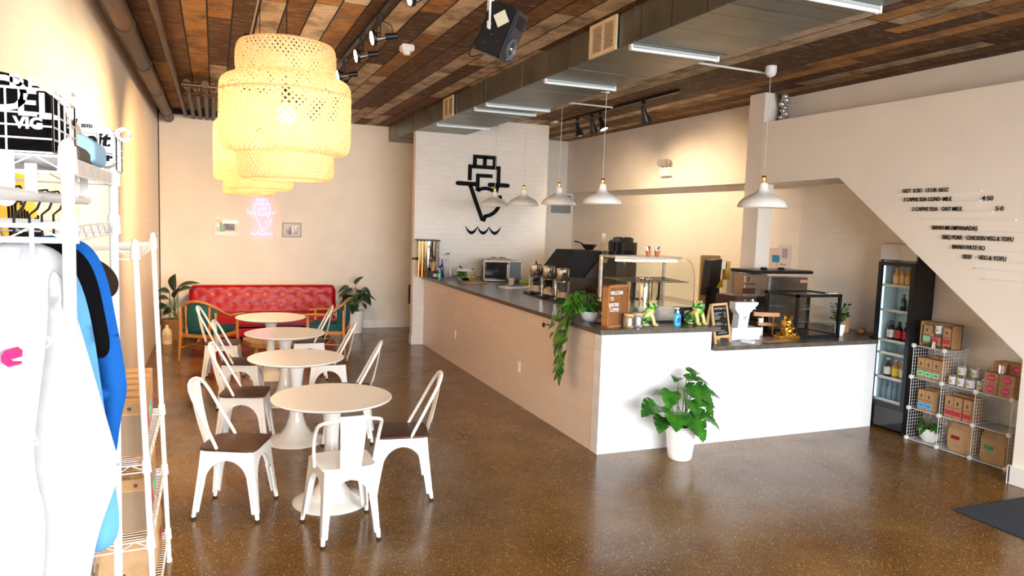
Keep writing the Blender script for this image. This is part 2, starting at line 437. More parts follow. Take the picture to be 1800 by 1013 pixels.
# stair enclosure with its sloping underside
mb = MB(); mb.prism([(6.84, 2.52), (5.67, 2.54), (3.69, 1.02), (3.69, 0), (-2.7, 0), (-2.7, 3.23), (6.84, 3.23)], 'x', 5.95, XR+.0)
struct('wall_stair', mb, M_under)
struct('baseboard_right', MB().bx(5.925, 5.95, -2.6, 3.705, 0, .15, .004).bx(5.925, 6.0, 3.69, 3.712, 0, .15), M_trim)
struct('wall_column', MB().bx(5.95, 6.16, 6.84, 7.10, 0, ZC), M_plaster)
struct('wall_partition', MB().bx(2.87, 5.11, 10.97, 11.10, 0, ZC), M_tile_x)
struct('trim_1', MB().bx(2.862, 2.872, 10.966, 11.104, .14, ZC), M_plaster)
struct('baseboard_partition', MB().bx(2.85, 2.872, 10.955, 11.11, 0, .15, .003), M_trim)
struct('baseboard_back', MB().bx(XL, 6.4, YB-.018, YB, 0, .14, .003), M_trim)
struct('wall_front', MB().bx(XL-.2, XL+.35, -2.7, -2.5, 0, ZC).bx(5.7, 7, -2.7, -2.5, 0, ZC).bx(XL+.35, 5.7, -2.7, -2.5, 0, .35).bx(XL+.35, 5.7, -2.7, -2.5, 3.15, ZC), M_plaster)
mb = MB()
for x in (XL+.35, 1.6, 3.65, 5.66): mb.bx(x, x+.05, -2.64, -2.56, .35, 3.15)
mb.bx(XL+.35, 5.7, -2.64, -2.56, .35, .40).bx(XL+.35, 5.7, -2.64, -2.56, 3.10, 3.15)
struct('window_2', mb, M_black)
# small interior transom at the back corner
wo = MB().bx(6.03, 6.06, YB-.03, YB, 2.15, 2.56).bx(6.50, 6.53, YB-.03, YB, 2.15, 2.56).bx(6.06, 6.50, YB-.03, YB, 2.53, 2.56).bx(6.06, 6.50, YB-.03, YB, 2.15, 2.18).bx(6.06, 6.5, YB-.024, YB, 2.345, 2.365)
wn = struct('window_1', wo, M_trim)
P('pane', MB().bx(6.06, 6.50, YB-.015, YB-.008, 2.18, 2.53), mat('grey_pane', (.22, .24, .22), .15), wn)
# recess below the upper wall end (behind partition the wall face is painted)
# galvanised duct
struct('corner_dark_strip', MB().bx(XL, XL+.014, YB-.014, YB, .14, ZC), M_blackmatte)  # thin dark strip down the far left corner
dt = T('ceiling_duct', 'long galvanised sheet metal air duct boxed along the plank ceiling', 'duct', (2.85, 0, 3.32))
P('duct_body', MB().bx(0, .83, -2.5, YB, .0, .255, .006), M_duct, dt)
for k in range(14): P('duct_seam', MB().bx(-.006, .836, -1.6+k*1.05, -1.585+k*1.05, -.006, .255), M_duct, dt)
for nm, y0, w_, lab in (('a', 4.93, .42, 'vent grille'), ('b', 9.0, .42, 'vent grille')):
    v = T('vent_grille', 'cream metal louvre grille on the duct side, '+('nearest the hanging speaker' if nm == 'a' else 'the far one near the tiled partition'), 'vent', (2.84, y0, 3.34))
    mb = MB(); mb.bx(-.02, .0, .035, w_-.035, -.03, .0).bx(-.02, 0, .035, w_-.035, .2, .23).bx(-.02, 0, 0, .035, -.03, .23).bx(-.02, 0, w_-.035, w_, -.03, .23).bx(-.018, 0, w_/2-.01, w_/2+.01, 0, .2)
    P('grille_frame', mb, mat('cream_metal', (.74, .60, .40), .4), v)
    mb = MB()
    for k in range(13): mb.box((-.010, w_/2, .012+k*.015), (.010, w_-.06, .006))
    P('louvre', mb, mat('cream_metal', (.74, .60, .40), .4), v)
    P('grille_back', MB().bx(-.001, .002, .03, w_-.03, 0, .2), M_blackmatte, v)
# tube lights under the duct
M_tube = mat('tube_diffuser', (.80, .88, .88), .3, emit=(.75, .92, 1.0), es=.06)
for i, (y, x0, x1) in enumerate(((3.28, 2.86, 3.66), (4.78, 2.87, 3.66), (6.29, 2.87, 3.62), (7.88, 2.87, 3.66), (8.28, 2.87, 3.66), (9.90, 2.88, 3.66))):
    lab = ['nearest the camera, cut by the picture top', 'beside the near vent grille', 'third from the camera', 'nearer one of the close pair', 'farther one of the close pair', 'farthest, close to the tiled partition'][i]
    t = T('tube_light', 'slim white strip light across the duct underside, '+lab, 'light', (x0, y, 3.32), 0)
    P('light_housing', MB().bx(0, x1-x0, -.016, .016, -.018, 0, .003), mat('housing_grey', (.45, .47, .47), .4), t)
    mb = MB(); mb.tube([(0.01, 0, -.032), (x1-x0-.01, 0, -.028)], .012, 10)
    P('diffuser', mb, M_tube, t)
    PP('end_cap', [MB().bx(-.006, .01, -.018, .018, -.042, 0), MB().bx(x1-x0-.01, x1-x0+.006, -.018, .018, -.042, 0)], M_white, t)
def conduit(pts, lab, r=.011, m_=None, nm='conduit'):
    return S(nm, MB().tube(pts, r, 8), m_ or M_white, lab, 'pipe')
conduit([(3.69, 5.84, 3.545), (5.18, 5.90, 3.545)], 'thin white conduit along the planks to the nearest pendant canopy')
conduit([(3.69, 8.57, 3.545), (4.93, 8.60, 3.545)], 'thin white conduit along the planks to the black track behind the pendants')
# pipes in the left ceiling corner
M_pipe = noisy('rusty_pipe', (.11, .062, .028), .5, .25, 6, .1, .3, stretch=(1, .3, 1))
mb = MB(); mb.tube([(-.66, -2.4, 3.44), (-.66, 12.8, 3.44)], .075, 16)
for y in (6.6, 8.3, 10.0, 12.0): mb.tube([(-.66, y, 3.44), (-.66, y+.12, 3.44)], .084, 16)
S('heating_pipe', mb, M_pipe, 'thick brown pipe running along the left wall under the ceiling', 'pipe')
S('heating_pipe', MB().tube([(-.42, -2.4, 3.50), (-.42, 12.8, 3.50)], .032, 10), M_pipe, 'thin brown pipe beside the thick one under the ceiling planks', 'pipe')
for i, x in enumerate((-.47, -.32, -.20, -.09)):
    pass
vm = T('pipe_manifold', 'cluster of short dark pipes joined by valves near the far left ceiling corner', 'pipe', (0, 0, 0))
mb = MB()
for i, x in enumerate((-.30, -.20, -.10, -.01)):
    mb.tube([(x, 9.6+.12*(i % 2), 3.50), (x, 12.78, 3.47)], .03, 10)
P('pipe_run', mb, M_pipe, vm)
mb = MB()
for i, x in enumerate((-.30, -.20, -.10, -.01)):
    y = 9.6+.12*(i % 2)
    mb.tube([(x, y-.1, 3.48), (x, y+.16, 3.48)], .045, 10); mb.cyl((x, y, 3.46), (x+.03, y, 3.36), .012); mb.tube([(x-.04, y, 3.37), (x+.12, y-.02, 3.38)], .012, 8)
mb.tube([(-.36, 9.5, 3.46), (0.04, 9.55, 3.46)], .028, 10)
P('valve', mb, mat('dark_valve', (.10, .06, .035), .4, .6), vm)
# neat soffit box the pipes run into
struct('trim_2', MB().bx(-.80, .05, 12.70, YB, 3.50, 3.575), M_blackmatte)
S('smoke_detector', MB().bx(1.60, 1.72, 6.70, 6.82, 3.52, 3.579, .01).lathe([(0, -.03), (.03, -.03), (.035, 0), (0, 0)], (1.66, 6.76, 3.52), 16), M_trim, 'small white square detector box on the ceiling planks', 'detector')
S('junction_plate', MB().bx(4.92, 5.0, 10.4, 10.55, 3.55, 3.579, .004), mat('cream_metal2', (.75, .62, .42), .5), 'small cream plate on the planks beside the far black track', 'plate')

# ---------------------------------------------------------------- counter
cb = T('bar_counter', 'long L-shaped counter clad in white subway tile', 'counter', (3.04, 5.31, 0))
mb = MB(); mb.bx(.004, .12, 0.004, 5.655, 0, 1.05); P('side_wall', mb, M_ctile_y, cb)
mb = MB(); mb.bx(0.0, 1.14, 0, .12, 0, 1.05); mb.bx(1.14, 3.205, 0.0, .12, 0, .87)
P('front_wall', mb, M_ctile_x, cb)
mb = MB(); mb.bx(.12, .78, .6, 5.655, .0, 1.045); mb.bx(.12, 1.14, .12, .6, 0, 1.045); mb.bx(1.14, 3.2, .12, 1.1, 0, .865); mb.bx(.78, 1.3, 3.7, 5.655, 0, 1.045)
P('cabinet_body', mb, mat('cabinet_panel', (.35, .30, .26), .5), cb)
for i, (y, lab) in enumerate(((7.08, 'near'), (9.34, 'far'))):
    o = T('power_outlet', 'small white power outlet low on the tiled counter side, the %s one' % lab, 'outlet', (3.036, y, .415))
    P('cover_plate', MB().bx(0, .008, -.037, .037, -.058, .058, .003), M_trim, o)
    P('socket', MB().bx(-.002, .002, -.016, .016, .012, .04, .001).bx(-.002, .002, -.016, .016, -.04, -.012, .001), M_plaster, o)
hk = T('bag_hook', 'small black hook under the countertop edge beside the hanging vines', 'hook', (3.04, 6.35, .98))
P('hook_stem', MB().cyl((0, 0, 0), (-.06, 0, 0), .005), M_black, hk)
P('hook_disc', MB().cyl((-.06, 0, 0), (-.068, 0, 0), .025), M_black, hk)
mb = MB(); mb.prism([(2.995, 5.255), (4.235, 5.255), (4.235, 6.20), (3.90, 6.20), (3.90, 9.0), (4.40, 9.0), (4.40, 10.965), (2.995, 10.965)], 'z', 1.05, 1.09)
S('countertop', mb, M_stone, 'dark stone bar top, the higher long slab over the tiled counter', 'countertop')
mb = MB(); mb.prism([(4.19, 5.262), (6.215, 5.262), (6.215, 5.46), (6.555, 5.46), (6.555, 6.42), (4.245, 6.42), (4.245, 5.52), (4.19, 5.52)], 'z', .87, .91)
S('countertop', mb, M_stone, 'dark stone worktop, the lower slab reaching the drinks fridge', 'countertop')
bk = T('back_counter', 'low dark back counter along the tiled right wall behind the bar', 'counter', (0, 0, 0))
P('cabinet_body', MB().bx(5.95, 6.53, 7.12, 12.3, 0, .86), M_dsteel, bk)
P('worktop', MB().bx(5.9, 6.555, 7.12, 12.3, .86, .90, .004), M_steel, bk)

# logo on the tiled partition
def strokes(mb, segs, w, y0, y1, round_ends=False):
    for pts in segs:
        P2 = [Vector(p) for p in pts]; L = []; Rr = []
        for i in range(len(P2)):
            a = (P2[i]-P2[i-1]).normalized() if i > 0 else None; b = (P2[i+1]-P2[i]).normalized() if i < len(P2)-1 else None
            if a is None or b is None:
                t = a or b; n = Vector((-t.y, t.x)); L.append(P2[i]+n*w/2); Rr.append(P2[i]-n*w/2)
            else:
                n1 = Vector((-a.y, a.x)); n2 = Vector((-b.y, b.x)); mm = (n1+n2).normalized(); k = (w/2)/max(.35, mm.dot(n1))
                L.append(P2[i]+mm*k); Rr.append(P2[i]-mm*k)
        for i in range(len(P2)-1):
            mb.prism([tuple(L[i]), tuple(L[i+1]), tuple(Rr[i+1]), tuple(Rr[i])], 'y', y0, y1)
        if round_ends:
            for p in (P2[0], P2[-1]): mb.cyl((p.x, y0+.0005, p.y), (p.x, y1-.0005, p.y), w/2*.98, n=20)
    bmesh.ops.remove_doubles(mb.bm, verts=mb.bm.verts[:], dist=1e-5)
def logo_segs(cx, z0, s):
    # ship bow with a 5 in it, waves below: unit coords
    q = lambda pts: [(cx+s*x, z0+s*z) for x, z in pts]
    five = [(.165, .735), (-.115, .735), (-.115, .46)] 
    bow5 = arc(.045, .22, .29, 124, 60, 8)
    low5 = arc(.02, .315, .31, 15, -85, 12)
    return dict(
        cabin=[q([(-.18, .90), (-.18, 1.07), (.20, 1.07), (.20, .90)]), q([(0.01, 1.07), (0.01, .92)])],
        deck=[q([(-.27, .64), (-.27, .89), (.285, .89), (.285, .62)])],
        arms=[q([(-.49, .58), (-.16, .575)]), q([(.12, .58), (.47, .58)])],
        five=[q(five), q(bow5), q(low5)],
        hull=[q([(-.26, .56), (-.005, -.07)]), q([(.01, -.09), (.055, .02)]), q([(.14, .20), (.19, .27)]), q([(.23, .40), (.275, .56)])])
def waves(cx, z0, s, w, y0, y1, mb):
    for k in (-1, 0, 1):
        c = cx+k*s*.195; up = []; lo = []
        for i in range(11):
            a = -1+2*i/10; x = c+a*s*.0975
            up.append((x, z0-s*.075*(1-a*a))); lo.append((x, z0-s*.075*(1-a*a)-w*(1-a*a)**.7-w*.12))
        mb.prism(up+lo[::-1], 'y', y0, y1)
lg = T('wall_logo', 'large black ship and number five emblem on the white tiled partition', 'sign', (0, 0, 0))
L_ = logo_segs(3.985, 2.05, .88)
for k_ in ('cabin', 'deck', 'arms', 'five', 'hull'):
    for sg_ in L_[k_]:
        mb = MB(); strokes(mb, [sg_], .058 if k_ != 'arms' else .068, 10.945, 10.969, k_ == 'arms'); P('emblem_'+k_, mb, M_ink, lg)
mb = MB(); waves(4.00, 1.885, 1.02, .045, 10.945, 10.969, mb); P('emblem_waves', mb, M_ink, lg)
# pink neon of the same emblem on the back wall
M_neon = mat('pink_neon', (1, .5, .8), .4, emit=(1.0, .18, .58), es=2.7)
ng = T('neon_sign', 'glowing pink neon ship emblem on the back wall above the red sofa', 'sign', (0, 0, 0))
L_ = logo_segs(.725, 1.725, .455)
for k_ in ('cabin', 'deck', 'arms', 'five', 'hull'):
    for pts in L_[k_]: P('neon_'+k_, MB().tube([(x, 12.79, z) for x, z in pts], .0055, 6), M_neon, ng)
mb = MB()
for k in (-1, 0, 1): mb.tube([(.725+k*.115+a*.0575, 12.79, 1.655-.035*(1-a*a)) for a in [-1+i/4 for i in range(9)]], .0065, 6)
P('neon_waves', mb, M_neon, ng)
for x_, z_ in ((.50, 2.025), (.94, 2.025), (.635, 2.27), (.825, 2.27), (.722, 1.705)): P('standoff', MB().cyl((x_, 12.79, z_), (x_, YB, z_), .005, n=8), M_steel, ng)
P('power_cord', MB().tube([(.93, 12.82, 1.60), (.955, 12.822, 1.2), (.94, 12.822, .9), (.99, 12.822, .5)], .003, 6), M_white, ng)
# framed pictures
M_frame = mat('pale_frame', (.80, .76, .70), .4)
def blobs_pic(x0, x1, z0, z1, y, parent, boxes):
    for i, (a, b, c, d, colr) in enumerate(boxes):
        P('photo_print' if i == 0 else 'photo_detail', MB().bx(x0+(x1-x0)*a, x0+(x1-x0)*b, y-.0004*(i+1)-.001, y, z0+(z1-z0)*c, z0+(z1-z0)*d), mat('print_%s_%d' % (parent.name, i), colr, .35), parent)
for nm, x0, x1, z0, z1, lab, bl in (('p1', -.01, .375, 1.585, 1.885, 'framed photo of a figure at a bright shopfront, left of the neon sign',
        [(0, 1, 0, 1, (.62, .55, .45)), (.3, 1, .7, .97, (.85, .88, .88)), (.36, .86, .3, .72, (.10, .09, .08)), (.40, .56, .3, .5, (.28, .06, .05)), (.62, .84, .55, .68, (.16, .18, .17)), (.0, .95, .02, .22, (.75, .77, .76)), (.2, .42, .2, .62, (.20, .38, .30)), (.18, .3, .62, .8, (.35, .26, .2)), (.03, .2, .5, .75, (.78, .8, .8))]),
      ('p2', 1.03, 1.40, 1.565, 1.865, 'framed group photo with pale mount, right of the neon sign',
        [(0, 1, 0, 1, (.50, .44, .40)), (.15, .26, .12, .55, (.42, .22, .12)), (.28, .48, .1, .5, (.05, .05, .06)), (.32, .46, .38, .62, (.40, .05, .07)), (.36, .44, .6, .8, (.10, .07, .06)), (.5, .68, .12, .6, (.55, .36, .36)), (.55, .62, .3, .9, (.8, .78, .76)), (.66, .86, .15, .7, (.30, .2, .2)), (.7, .8, .4, .88, (.72, .72, .74))])):
    f = T('picture_frame', lab, 'picture', (0, 0, 0))
    fb = MB().bx(x0, x1, 12.805, YB, z1-.02, z1).bx(x0, x1, 12.805, YB, z0, z0+.02).bx(x0, x0+.02, 12.805, YB, z0+.02, z1-.02).bx(x1-.02, x1, 12.805, YB, z0+.02, z1-.02)
    P('frame', fb, M_frame, f)
    f.name = 'picture_frame'
    mg = 0 if nm == 'p1' else .03
    blobs_pic(x0+.02+mg, x1-.02-mg, z0+.02+mg, z1-.02-mg, 12.818, f, bl)
    if mg: P('mount_card', MB().bx(x0+.02, x1-.02, 12.8185, 12.822, z0+.02, z1-.02), mat('mount_grey', (.45, .42, .38), .7), f)

# menu wall: letters on thin white ledges
M_menu = mat('menu_letter', (.008, .007, .006), .7, spec=.1)
rows = [(4.90, 2.365, 'HOT  ICED   12 OR 16OZ', .455, 4.956, 4.145), (4.885, 2.285, '3 CAPHE SUA COND· MILK', .48, 4.40, 4.15), (4.785, 2.197, '2 CAPHE SUA   OAT MILK', .485, 4.30, 4.03),
        (4.567, 2.032, 'BANH MI EMPANADAS', .413, 4.15, 3.60), (4.461, 1.951, 'BBQ PORK · CHICKEN VEG & TOFU', .612, 3.85, 3.60), (4.362, 1.870, 'BANH PATE SO', .287, 4.07, 3.60), (4.256, 1.790, 'BEEF  ·  VEG & TOFU', .363, 3.89, 3.60)]
for i, (y, z, s_, wdt, l0, l1) in enumerate(rows):
    r_ = T('menu_row', 'row of black letters reading %s on the cream stair wall' % s_.replace('·', '').replace('  ', ' ').replace('  ', ' '), 'sign', (5.95, y, z))
    mb = MB(); cu = bpy.data.curves.new('m', 'FONT'); cu.body = s_; cu.size = .055; oo = bpy.data.objects.new('m', cu); COL.objects.link(oo); bpy.context.view_layer.update()
    wd0 = oo.dimensions.x; bpy.data.objects.remove(oo)
    text_bm(mb, s_, .052, face_mx(-.010, 0, 0), .002, .0005, xs=wdt/(wd0*.052/.055)); P('letters', mb, M_menu, r_)
    mb = MB().bx(-.014, 0, l1-y, (l0-y), -.008, .0)
    P('letter_ledge', mb, M_white, r_)
for s_, y, z in (('4·50', 4.135, 2.283), ('5·0', 4.015, 2.197)):
    S('menu_price', (lambda b: (text_bm(b, s_, .055, face_mx(-.008, 0, 0), .002, .0005), b)[1])(MB()), M_menu, 'black price letters at the right end of the %s row' % ('condensed milk' if s_[0] == '4' else 'oat milk'), 'sign', (5.947, y, z))
for y0, y1, z, lab in ((4.665, 3.842, 2.12, 'between the coffee rows and the empanada row'), (4.137, 3.60, 1.713, 'first empty one under the lowest menu row'), (4.047, 3.60, 1.632, 'lowest of all, near the slanted edge')):
    S('letter_ledge', MB().bx(5.936, 5.95, y1, y0, z-.004, z+.008), M_white, 'empty white letter ledge on the menu wall, '+lab, 'ledge')

# ================================================================ tables and chairs
tb = T('tulip_table', 'x', 'table', (0, 0, 0), 0, 'round white pedestal tables in a row')
P('tabletop', MB().lathe([(0, .715), (.36, .715), (.395, .725), (.405, .734), (.405, .737), (.40, .741), (0, .741)], n=64), M_tab, tb)
P('pedestal', MB().lathe([(0, .715), (.10, .715), (.085, .69), (.062, .62), (.050, .52), (.046, .42), (.05, .32), (.062, .22), (.088, .13), (.13, .065), (.19, .032), (.245, .016), (.26, .006), (.26, 0), (0, 0)], n=48), M_tabbase, tb)
TAB = [(.742, 4.952, 'nearest round white pedestal table, the one the metal armchair faces'), (.655, 6.432, 'second round white pedestal table from the camera'), (.68, 7.812, 'third round white pedestal table from the camera'), (.625, 9.077, 'farthest round white pedestal table, close to the armchairs')]
for i, (x, y, lab) in enumerate(TAB):
    o = tb if i == 0 else dup(tb); o.location = (x, y, 0); o['label'] = lab

def chair_legs(root, fw, bw, dep, stz, mats, swf, swb, sd):
    """four folded sheet legs + arched apron. local +y is the front"""
    top = [(-swf/2, sd/2), (swf/2, sd/2), (swb/2, -sd/2), (-swb/2, -sd/2)]
    foot = [(-fw/2, dep/2), (fw/2, dep/2), (bw/2, -dep/2), (-bw/2, -dep/2)]
    def corner(i, z):
        k = 1-z/stz; k = k**1.15
        return Vector((top[i][0]+(foot[i][0]-top[i][0])*k, top[i][1]+(foot[i][1]-top[i][1])*k, z))
    def sin_(z):
        if z < .25: return .095+.045*(z/.25)**1.6
        k = (z-.25)/(.385-.25); return min(.5, .14+.36*(1-sqrt(max(0, 1-k*k))))
    zl = [.05, .12, .19, .25]
    for i in range(4):
        mb = MB()
        for j, sg in (((i+1) % 4, 1), ((i-1) % 4, -1)):
            rows = []
            for z in zl:
                a, b = corner(i, z), corner(j, z); s_ = sin_(z)
                d = (b-a); out = Vector((-d.y, d.x, 0)).normalized()*sg
                p1 = a+d*s_
                rows.append([a, a+d*s_*.5+out*.002, p1, p1-out*.012])
            mb.grid(rows)
        solid(mb, .0025)
        c0, c1 = corner(i, .004), corner(i, .06)
        inw = Vector((-c0.x, -c0.y, 0)).normalized()*.016
        mb.cyl(c0+inw+Vector((0, 0, .008)), c1+inw, .0135, .016, 12)
        # pressed groove up the outside corner
        A, B = corner(i, .07), corner(i, .27); on = Vector((A.x, A.y, 0)).normalized()*.004
        lg_ = P('leg', mb, M_chairw, root)
        mb = MB(); mb.cyl(c0+inw, c0+inw+Vector((0, 0, .012)), .0155, .0145, 12); P('foot_cap', mb, M_rubber, lg_)
        mb = MB()
        for sg, j in ((1, (i+1) % 4), (-1, (i-1) % 4)):
            pts = []
            for z in (.09, .15, .21, .26, .275):
                a, b = corner(i, z), corner(j, z); d = (b-a).normalized(); out = Vector((-d.y, d.x, 0))*sg
                pts.append(a+d*(.028 if z < .27 else .016)+out*.0022)
            mb.tube(pts, .0012, 5)
        P('groove', mb, M_groove, lg_)
    mb = MB(); n = 16
    for i in range(4):
        j = (i+1) % 4
        rows = []
        for s_ in (0, .05, .10, .14, .155, .18, .22, .27, .33, .40, .5, .60, .67, .73, .78, .82, .845, .86, .90, .95, 1):
            ss = min(s_, 1-s_)
            # arch underside height at this s
            lo = .25
            z = .25
            while z < .385 and sin_(z) < ss-1e-6: z += .002
            zz = [z+(stz-z)*q/4 for q in range(5)]
            rows.append([corner(i, q).lerp(corner(j, q), s_)+Vector((0, 0, 0)) for q in zz])
        mb.grid(rows)
    bmesh.ops.remove_doubles(mb.bm, verts=mb.bm.verts[:], dist=.0005)
    solid(mb, .0025)
    P('seat_frame', mb, M_chairw, root, sharp=50)
def trap(wf, wb, d, r, n=5):
    """rounded trapezoid, front (+y) width wf"""
    P4 = [(wf/2, d/2), (-wf/2, d/2), (-wb/2, -d/2), (wb/2, -d/2)]; out = []
    for i in range(4):
        p = Vector(P4[i]); a = (Vector(P4[i-1])-p).normalized(); b = (Vector(P4[(i+1) % 4])-p).normalized()
        p0, p1 = p+a*r, p+b*r
        for k in range(n+1):
            t = k/n; out.append(tuple((p0*(1-t)**2+p*2*t*(1-t)+p1*t*t)))
    return out
def pad(mb, outl, z0, z1, bev=.005):
    n0 = 0; rings = []
    for sc_, z in ((1-.012/.2, z0), (1, z0+bev), (1, z1-bev), (1-.012/.2, z1)):
        rings.append([mb.bm.verts.new((x*sc_, y*sc_, z)) for x, y in outl])
    mb.skin(rings); return mb
cafe = T('cafe_chair', 'x', 'chair', (0, 0, 0), 0, 'white metal cafe chairs with wooden seats')
chair_legs(cafe, .43, .385, .44, .445, None, .345, .30, .345)
P('seat', pad(MB(), trap(.385, .345, .375, .07), .445, .468), M_seat, cafe)
hoop = [(-.168, -.055, .445), (-.166, -.075, .49), (-.150, -.155, .64), (-.135, -.225, .775), (-.118, -.252, .825), (-.085, -.268, .858), (-.04, -.276, .873), (0, -.278, .875)]
hoop = hoop+[(-x, y, z) for x, y, z in hoop[-2::-1]]
P('back_frame', MB().tube(hoop, .0115, 10), M_chairw, cafe)
def splat(wb, wt, yb, zb, yt, zt, n=8):
    mb = MB(); rows = []
    for i in range(n+1):
        t = i/n; wd = wb+(wt-wb)*t; y = yb+(yt-yb)*t-.012*sin(pi*t); z = zb+(zt-zb)*t
        rows.append([(-wd/2, y, z), (-wd/4, y-.006, z), (0, y-.008, z), (wd/4, y-.006, z), (wd/2, y, z)])
    mb.grid(rows); solid(mb, .003); return mb
P('splat', splat(.115, .165, -.172, .43, -.272, .868), M_chairw, cafe)
mb = MB(); mb.tube([(-.035, -.214, .52), (-.05, -.262, .80), (.05, -.262, .80), (.035, -.214, .52)], .0012, 5, closed=True)
P('splat_groove', mb, mat('groove_grey', (.55, .54, .52), .5), cafe)
PP('rivet', [MB().cyl((-.166, -.06, .46), (-.180, -.06, .46), .006), MB().cyl((.166, -.06, .46), (.180, -.06, .46), .006)], M_steel, cafe)
# heading = direction the sitter faces, measured from +x
CH = [(.125, 5.00, -21, 'white metal cafe chair with wooden seat, left of the nearest table'),
      (1.235, 4.97, 170, 'white metal cafe chair with wooden seat, right of the nearest table'),
      (.235, 6.43, -12, 'white cafe chair left of the second table, brown seat fully in view'),
      (1.10, 6.36, 168, 'white cafe chair right of the second table, only its hoop back showing'),
      (.255, 7.80, -10, 'white cafe chair at the left of the third table'),
      (1.10, 7.62, 172, 'white cafe chair at the right of the third table, seat under the tabletop'),
      (.085, 9.02, -8, 'farthest white cafe chair on the left, beside the far table'),
      (1.06, 8.98, 175, 'farthest white cafe chair on the right, beside the far table')]
for i, (x, y, h, lab) in enumerate(CH):
    o = cafe if i == 0 else dup(cafe); o.location = (x, y, 0); o.rotation_euler = (0, 0, R(h-90)); o['label'] = lab
ac = T('metal_armchair', 'all-white metal armchair with hoop arms, its back to the camera', 'chair', (.742, 4.455, 0), R(4))
chair_legs(ac, .445, .36, .46, .445, None, .36, .31, .35)
mb = MB(); ol = trap(.37, .33, .36, .07)
rings = [[mb.bm.verts.new((x*k, y*k, z)) for x, y in ol] for k, z in ((1, .444), (1.0, .456), (.97, .460), (.90, .457), (.6, .452), (.2, .450), (.02, .450))]
mb.skin(rings, cap=True); P('seat', mb, M_chairw, ac)
arm = bez((-.185, -.03, .44), (-.205, -.06, .62), (-.20, -.10, .66), (-.195, -.15, .715), 6)[:-1]+bez((-.195, -.15, .715), (-.19, -.19, .755), (-.16, -.235, .765), (-.08, -.25, .78), 6)+[Vector((0, -.252, .785))]
arm = arm+[Vector((-p.x, p.y, p.z)) for p in arm[-2::-1]]
P('arm_hoop', MB().tube(arm, .0115, 10), M_chairw, ac)
P('splat', splat(.125, .165, -.170, .425, -.252, .80), M_chairw, ac)
mb = MB(); mb.tube([(-.04, -.205, .50), (-.052, -.25, .74), (.052, -.25, .74), (.04, -.205, .50)], .0013, 5, closed=True)
P('splat_groove', mb, mat('groove_grey', (.55, .54, .52), .5), ac)
P('bolt', MB().cyl((-.03, -.17, .437), (-.03, -.184, .437), .006).cyl((.035, -.17, .437), (.035, -.184, .437), .006), M_steel, ac)

# ---------------------------------------------------------------- sofa
sf = T('tufted_sofa', 'long red button-tufted vinyl sofa against the back wall', 'sofa', (.76, 12.3, 0))
def tuft(u, v, nu, nv):
    d = 0
    for a in (0, .5):
        fu = (u*nu+a) % 1-.5; fv = (v*nv+a) % 1-.5
        d = max(d, math.exp(-(fu*fu+fv*fv)*22))
    return d
mb = MB(); rows = []; NU, NV = 110, 26; Wd = 1.135
for i in range(NU+1):
    u = i/NU; x = -Wd+2*Wd*u; row = []
    e = min(1, min(u, 1-u)/.035); rd = sqrt(max(0, 1-(1-e)**2))
    for j in range(NV+1):
        v = j/NV
        if v < .72: z = .36+.42*v/.72; y = -.02+.10*v; nrm = Vector((0, -1, .2))
        else: a = (v-.72)/.28*pi*1.0; z = .78+.04*sin(a)*1.0; y = .052+.09*(1-cos(a))*.9; nrm = Vector((0, -cos(a), sin(a)+.2))
        t = tuft(u, v*1.0, 9, 2.6) if v < .8 else 0
        p = Vector((x, y, z))-nrm*(.008*t+.007*(1-abs(sin(v*pi*3.4)))**3)+nrm*(.06*rd-.06)+Vector((0, 0, -.03*(1-rd)))
        row.append(p)
    rows.append(row)
mb.grid(rows)
P('backrest', mb, M_red, sf, sharp=80)
P('back_core', MB().bx(-1.10, 1.10, .08, .38, .12, .77, .03), M_red, sf)
mb = MB()
for k in range(9): mb.ell((-.95+k*.2375, .0, .53), (.012, .008, .012), 8)
P('button', mb, M_red, sf)
mb = MB(); mb.box((0, -.28, .30), (2.16, .62, .20), .07); P('seat_cushion', mb, M_red, sf)
mb = MB(); mb.box((0, -.26, .14), (2.12, .56, .16), .02); P('base', mb, M_red, sf)
for x in (-1.0, 1.0):
    for y in (-.5, .25): P('leg', MB().cyl((x, y, 0), (x*.98, y, .07), .018, .026, 10), M_owood, sf)

# ---------------------------------------------------------------- wooden armchairs (front is +y)
am = T('upholstered_armchair', 'teal upholstered armchair with curved orange wood arms, left of the far table', 'armchair', (-.08, 10.45, 0), R(-32))
legs = [(-.27, .25), (.27, .25), (-.25, -.24), (.25, -.24)]
for x, y in legs: P('leg', MB().tube([(x*1.04, y*1.12, 0.0), (x, y, .38), (x*1.02, y, .60 if y > 0 else .66)], .02, 8, radii=[.014, .023, .018]), M_owood, am)
back = []; pan = []
for k in range(17):
    a = R(180+180*k/16); x = .30*cos(a); y = .26*sin(a)
    back.append((x*1.03, y-.02, .60+.20*max(0, sin(a+pi))**1.3))
rail = [(-.31, .34, .585), (-.315, .18, .60)]+back+[(.315, .18, .60), (.31, .34, .585)]
P('arm_rail', MB().tube(rail, .026, 10, flat=.7), M_owood, am)
rows = []
for k in range(1, 16):
    a = R(180+180*k/16); x = .30*cos(a); y = .26*sin(a); zt = .585+.20*max(0, sin(a+pi))**1.3
    if sin(a+pi) < .55: continue
    rows.append([(x*.95, (y-.02)*.94, .40), (x, y-.03, .5), (x*1.01, y-.03, .6), (x, y-.022, zt-.01)])
mb = MB().grid(rows); solid(mb, .045); P('back_panel', mb, M_teal, am)
for k in (5, 11):
    a = R(180+180*k/16); x = .30*cos(a); y = .26*sin(a)
    P('back_post', MB().tube([(x*.98, y-.02, .36), (x*1.02, y-.03, .58+.2*max(0, sin(a+pi))**1.3)], .016, 8), M_owood, am)
P('seat', MB().box((0, .03, .40), (.52, .52, .10), .04), M_teal, am)
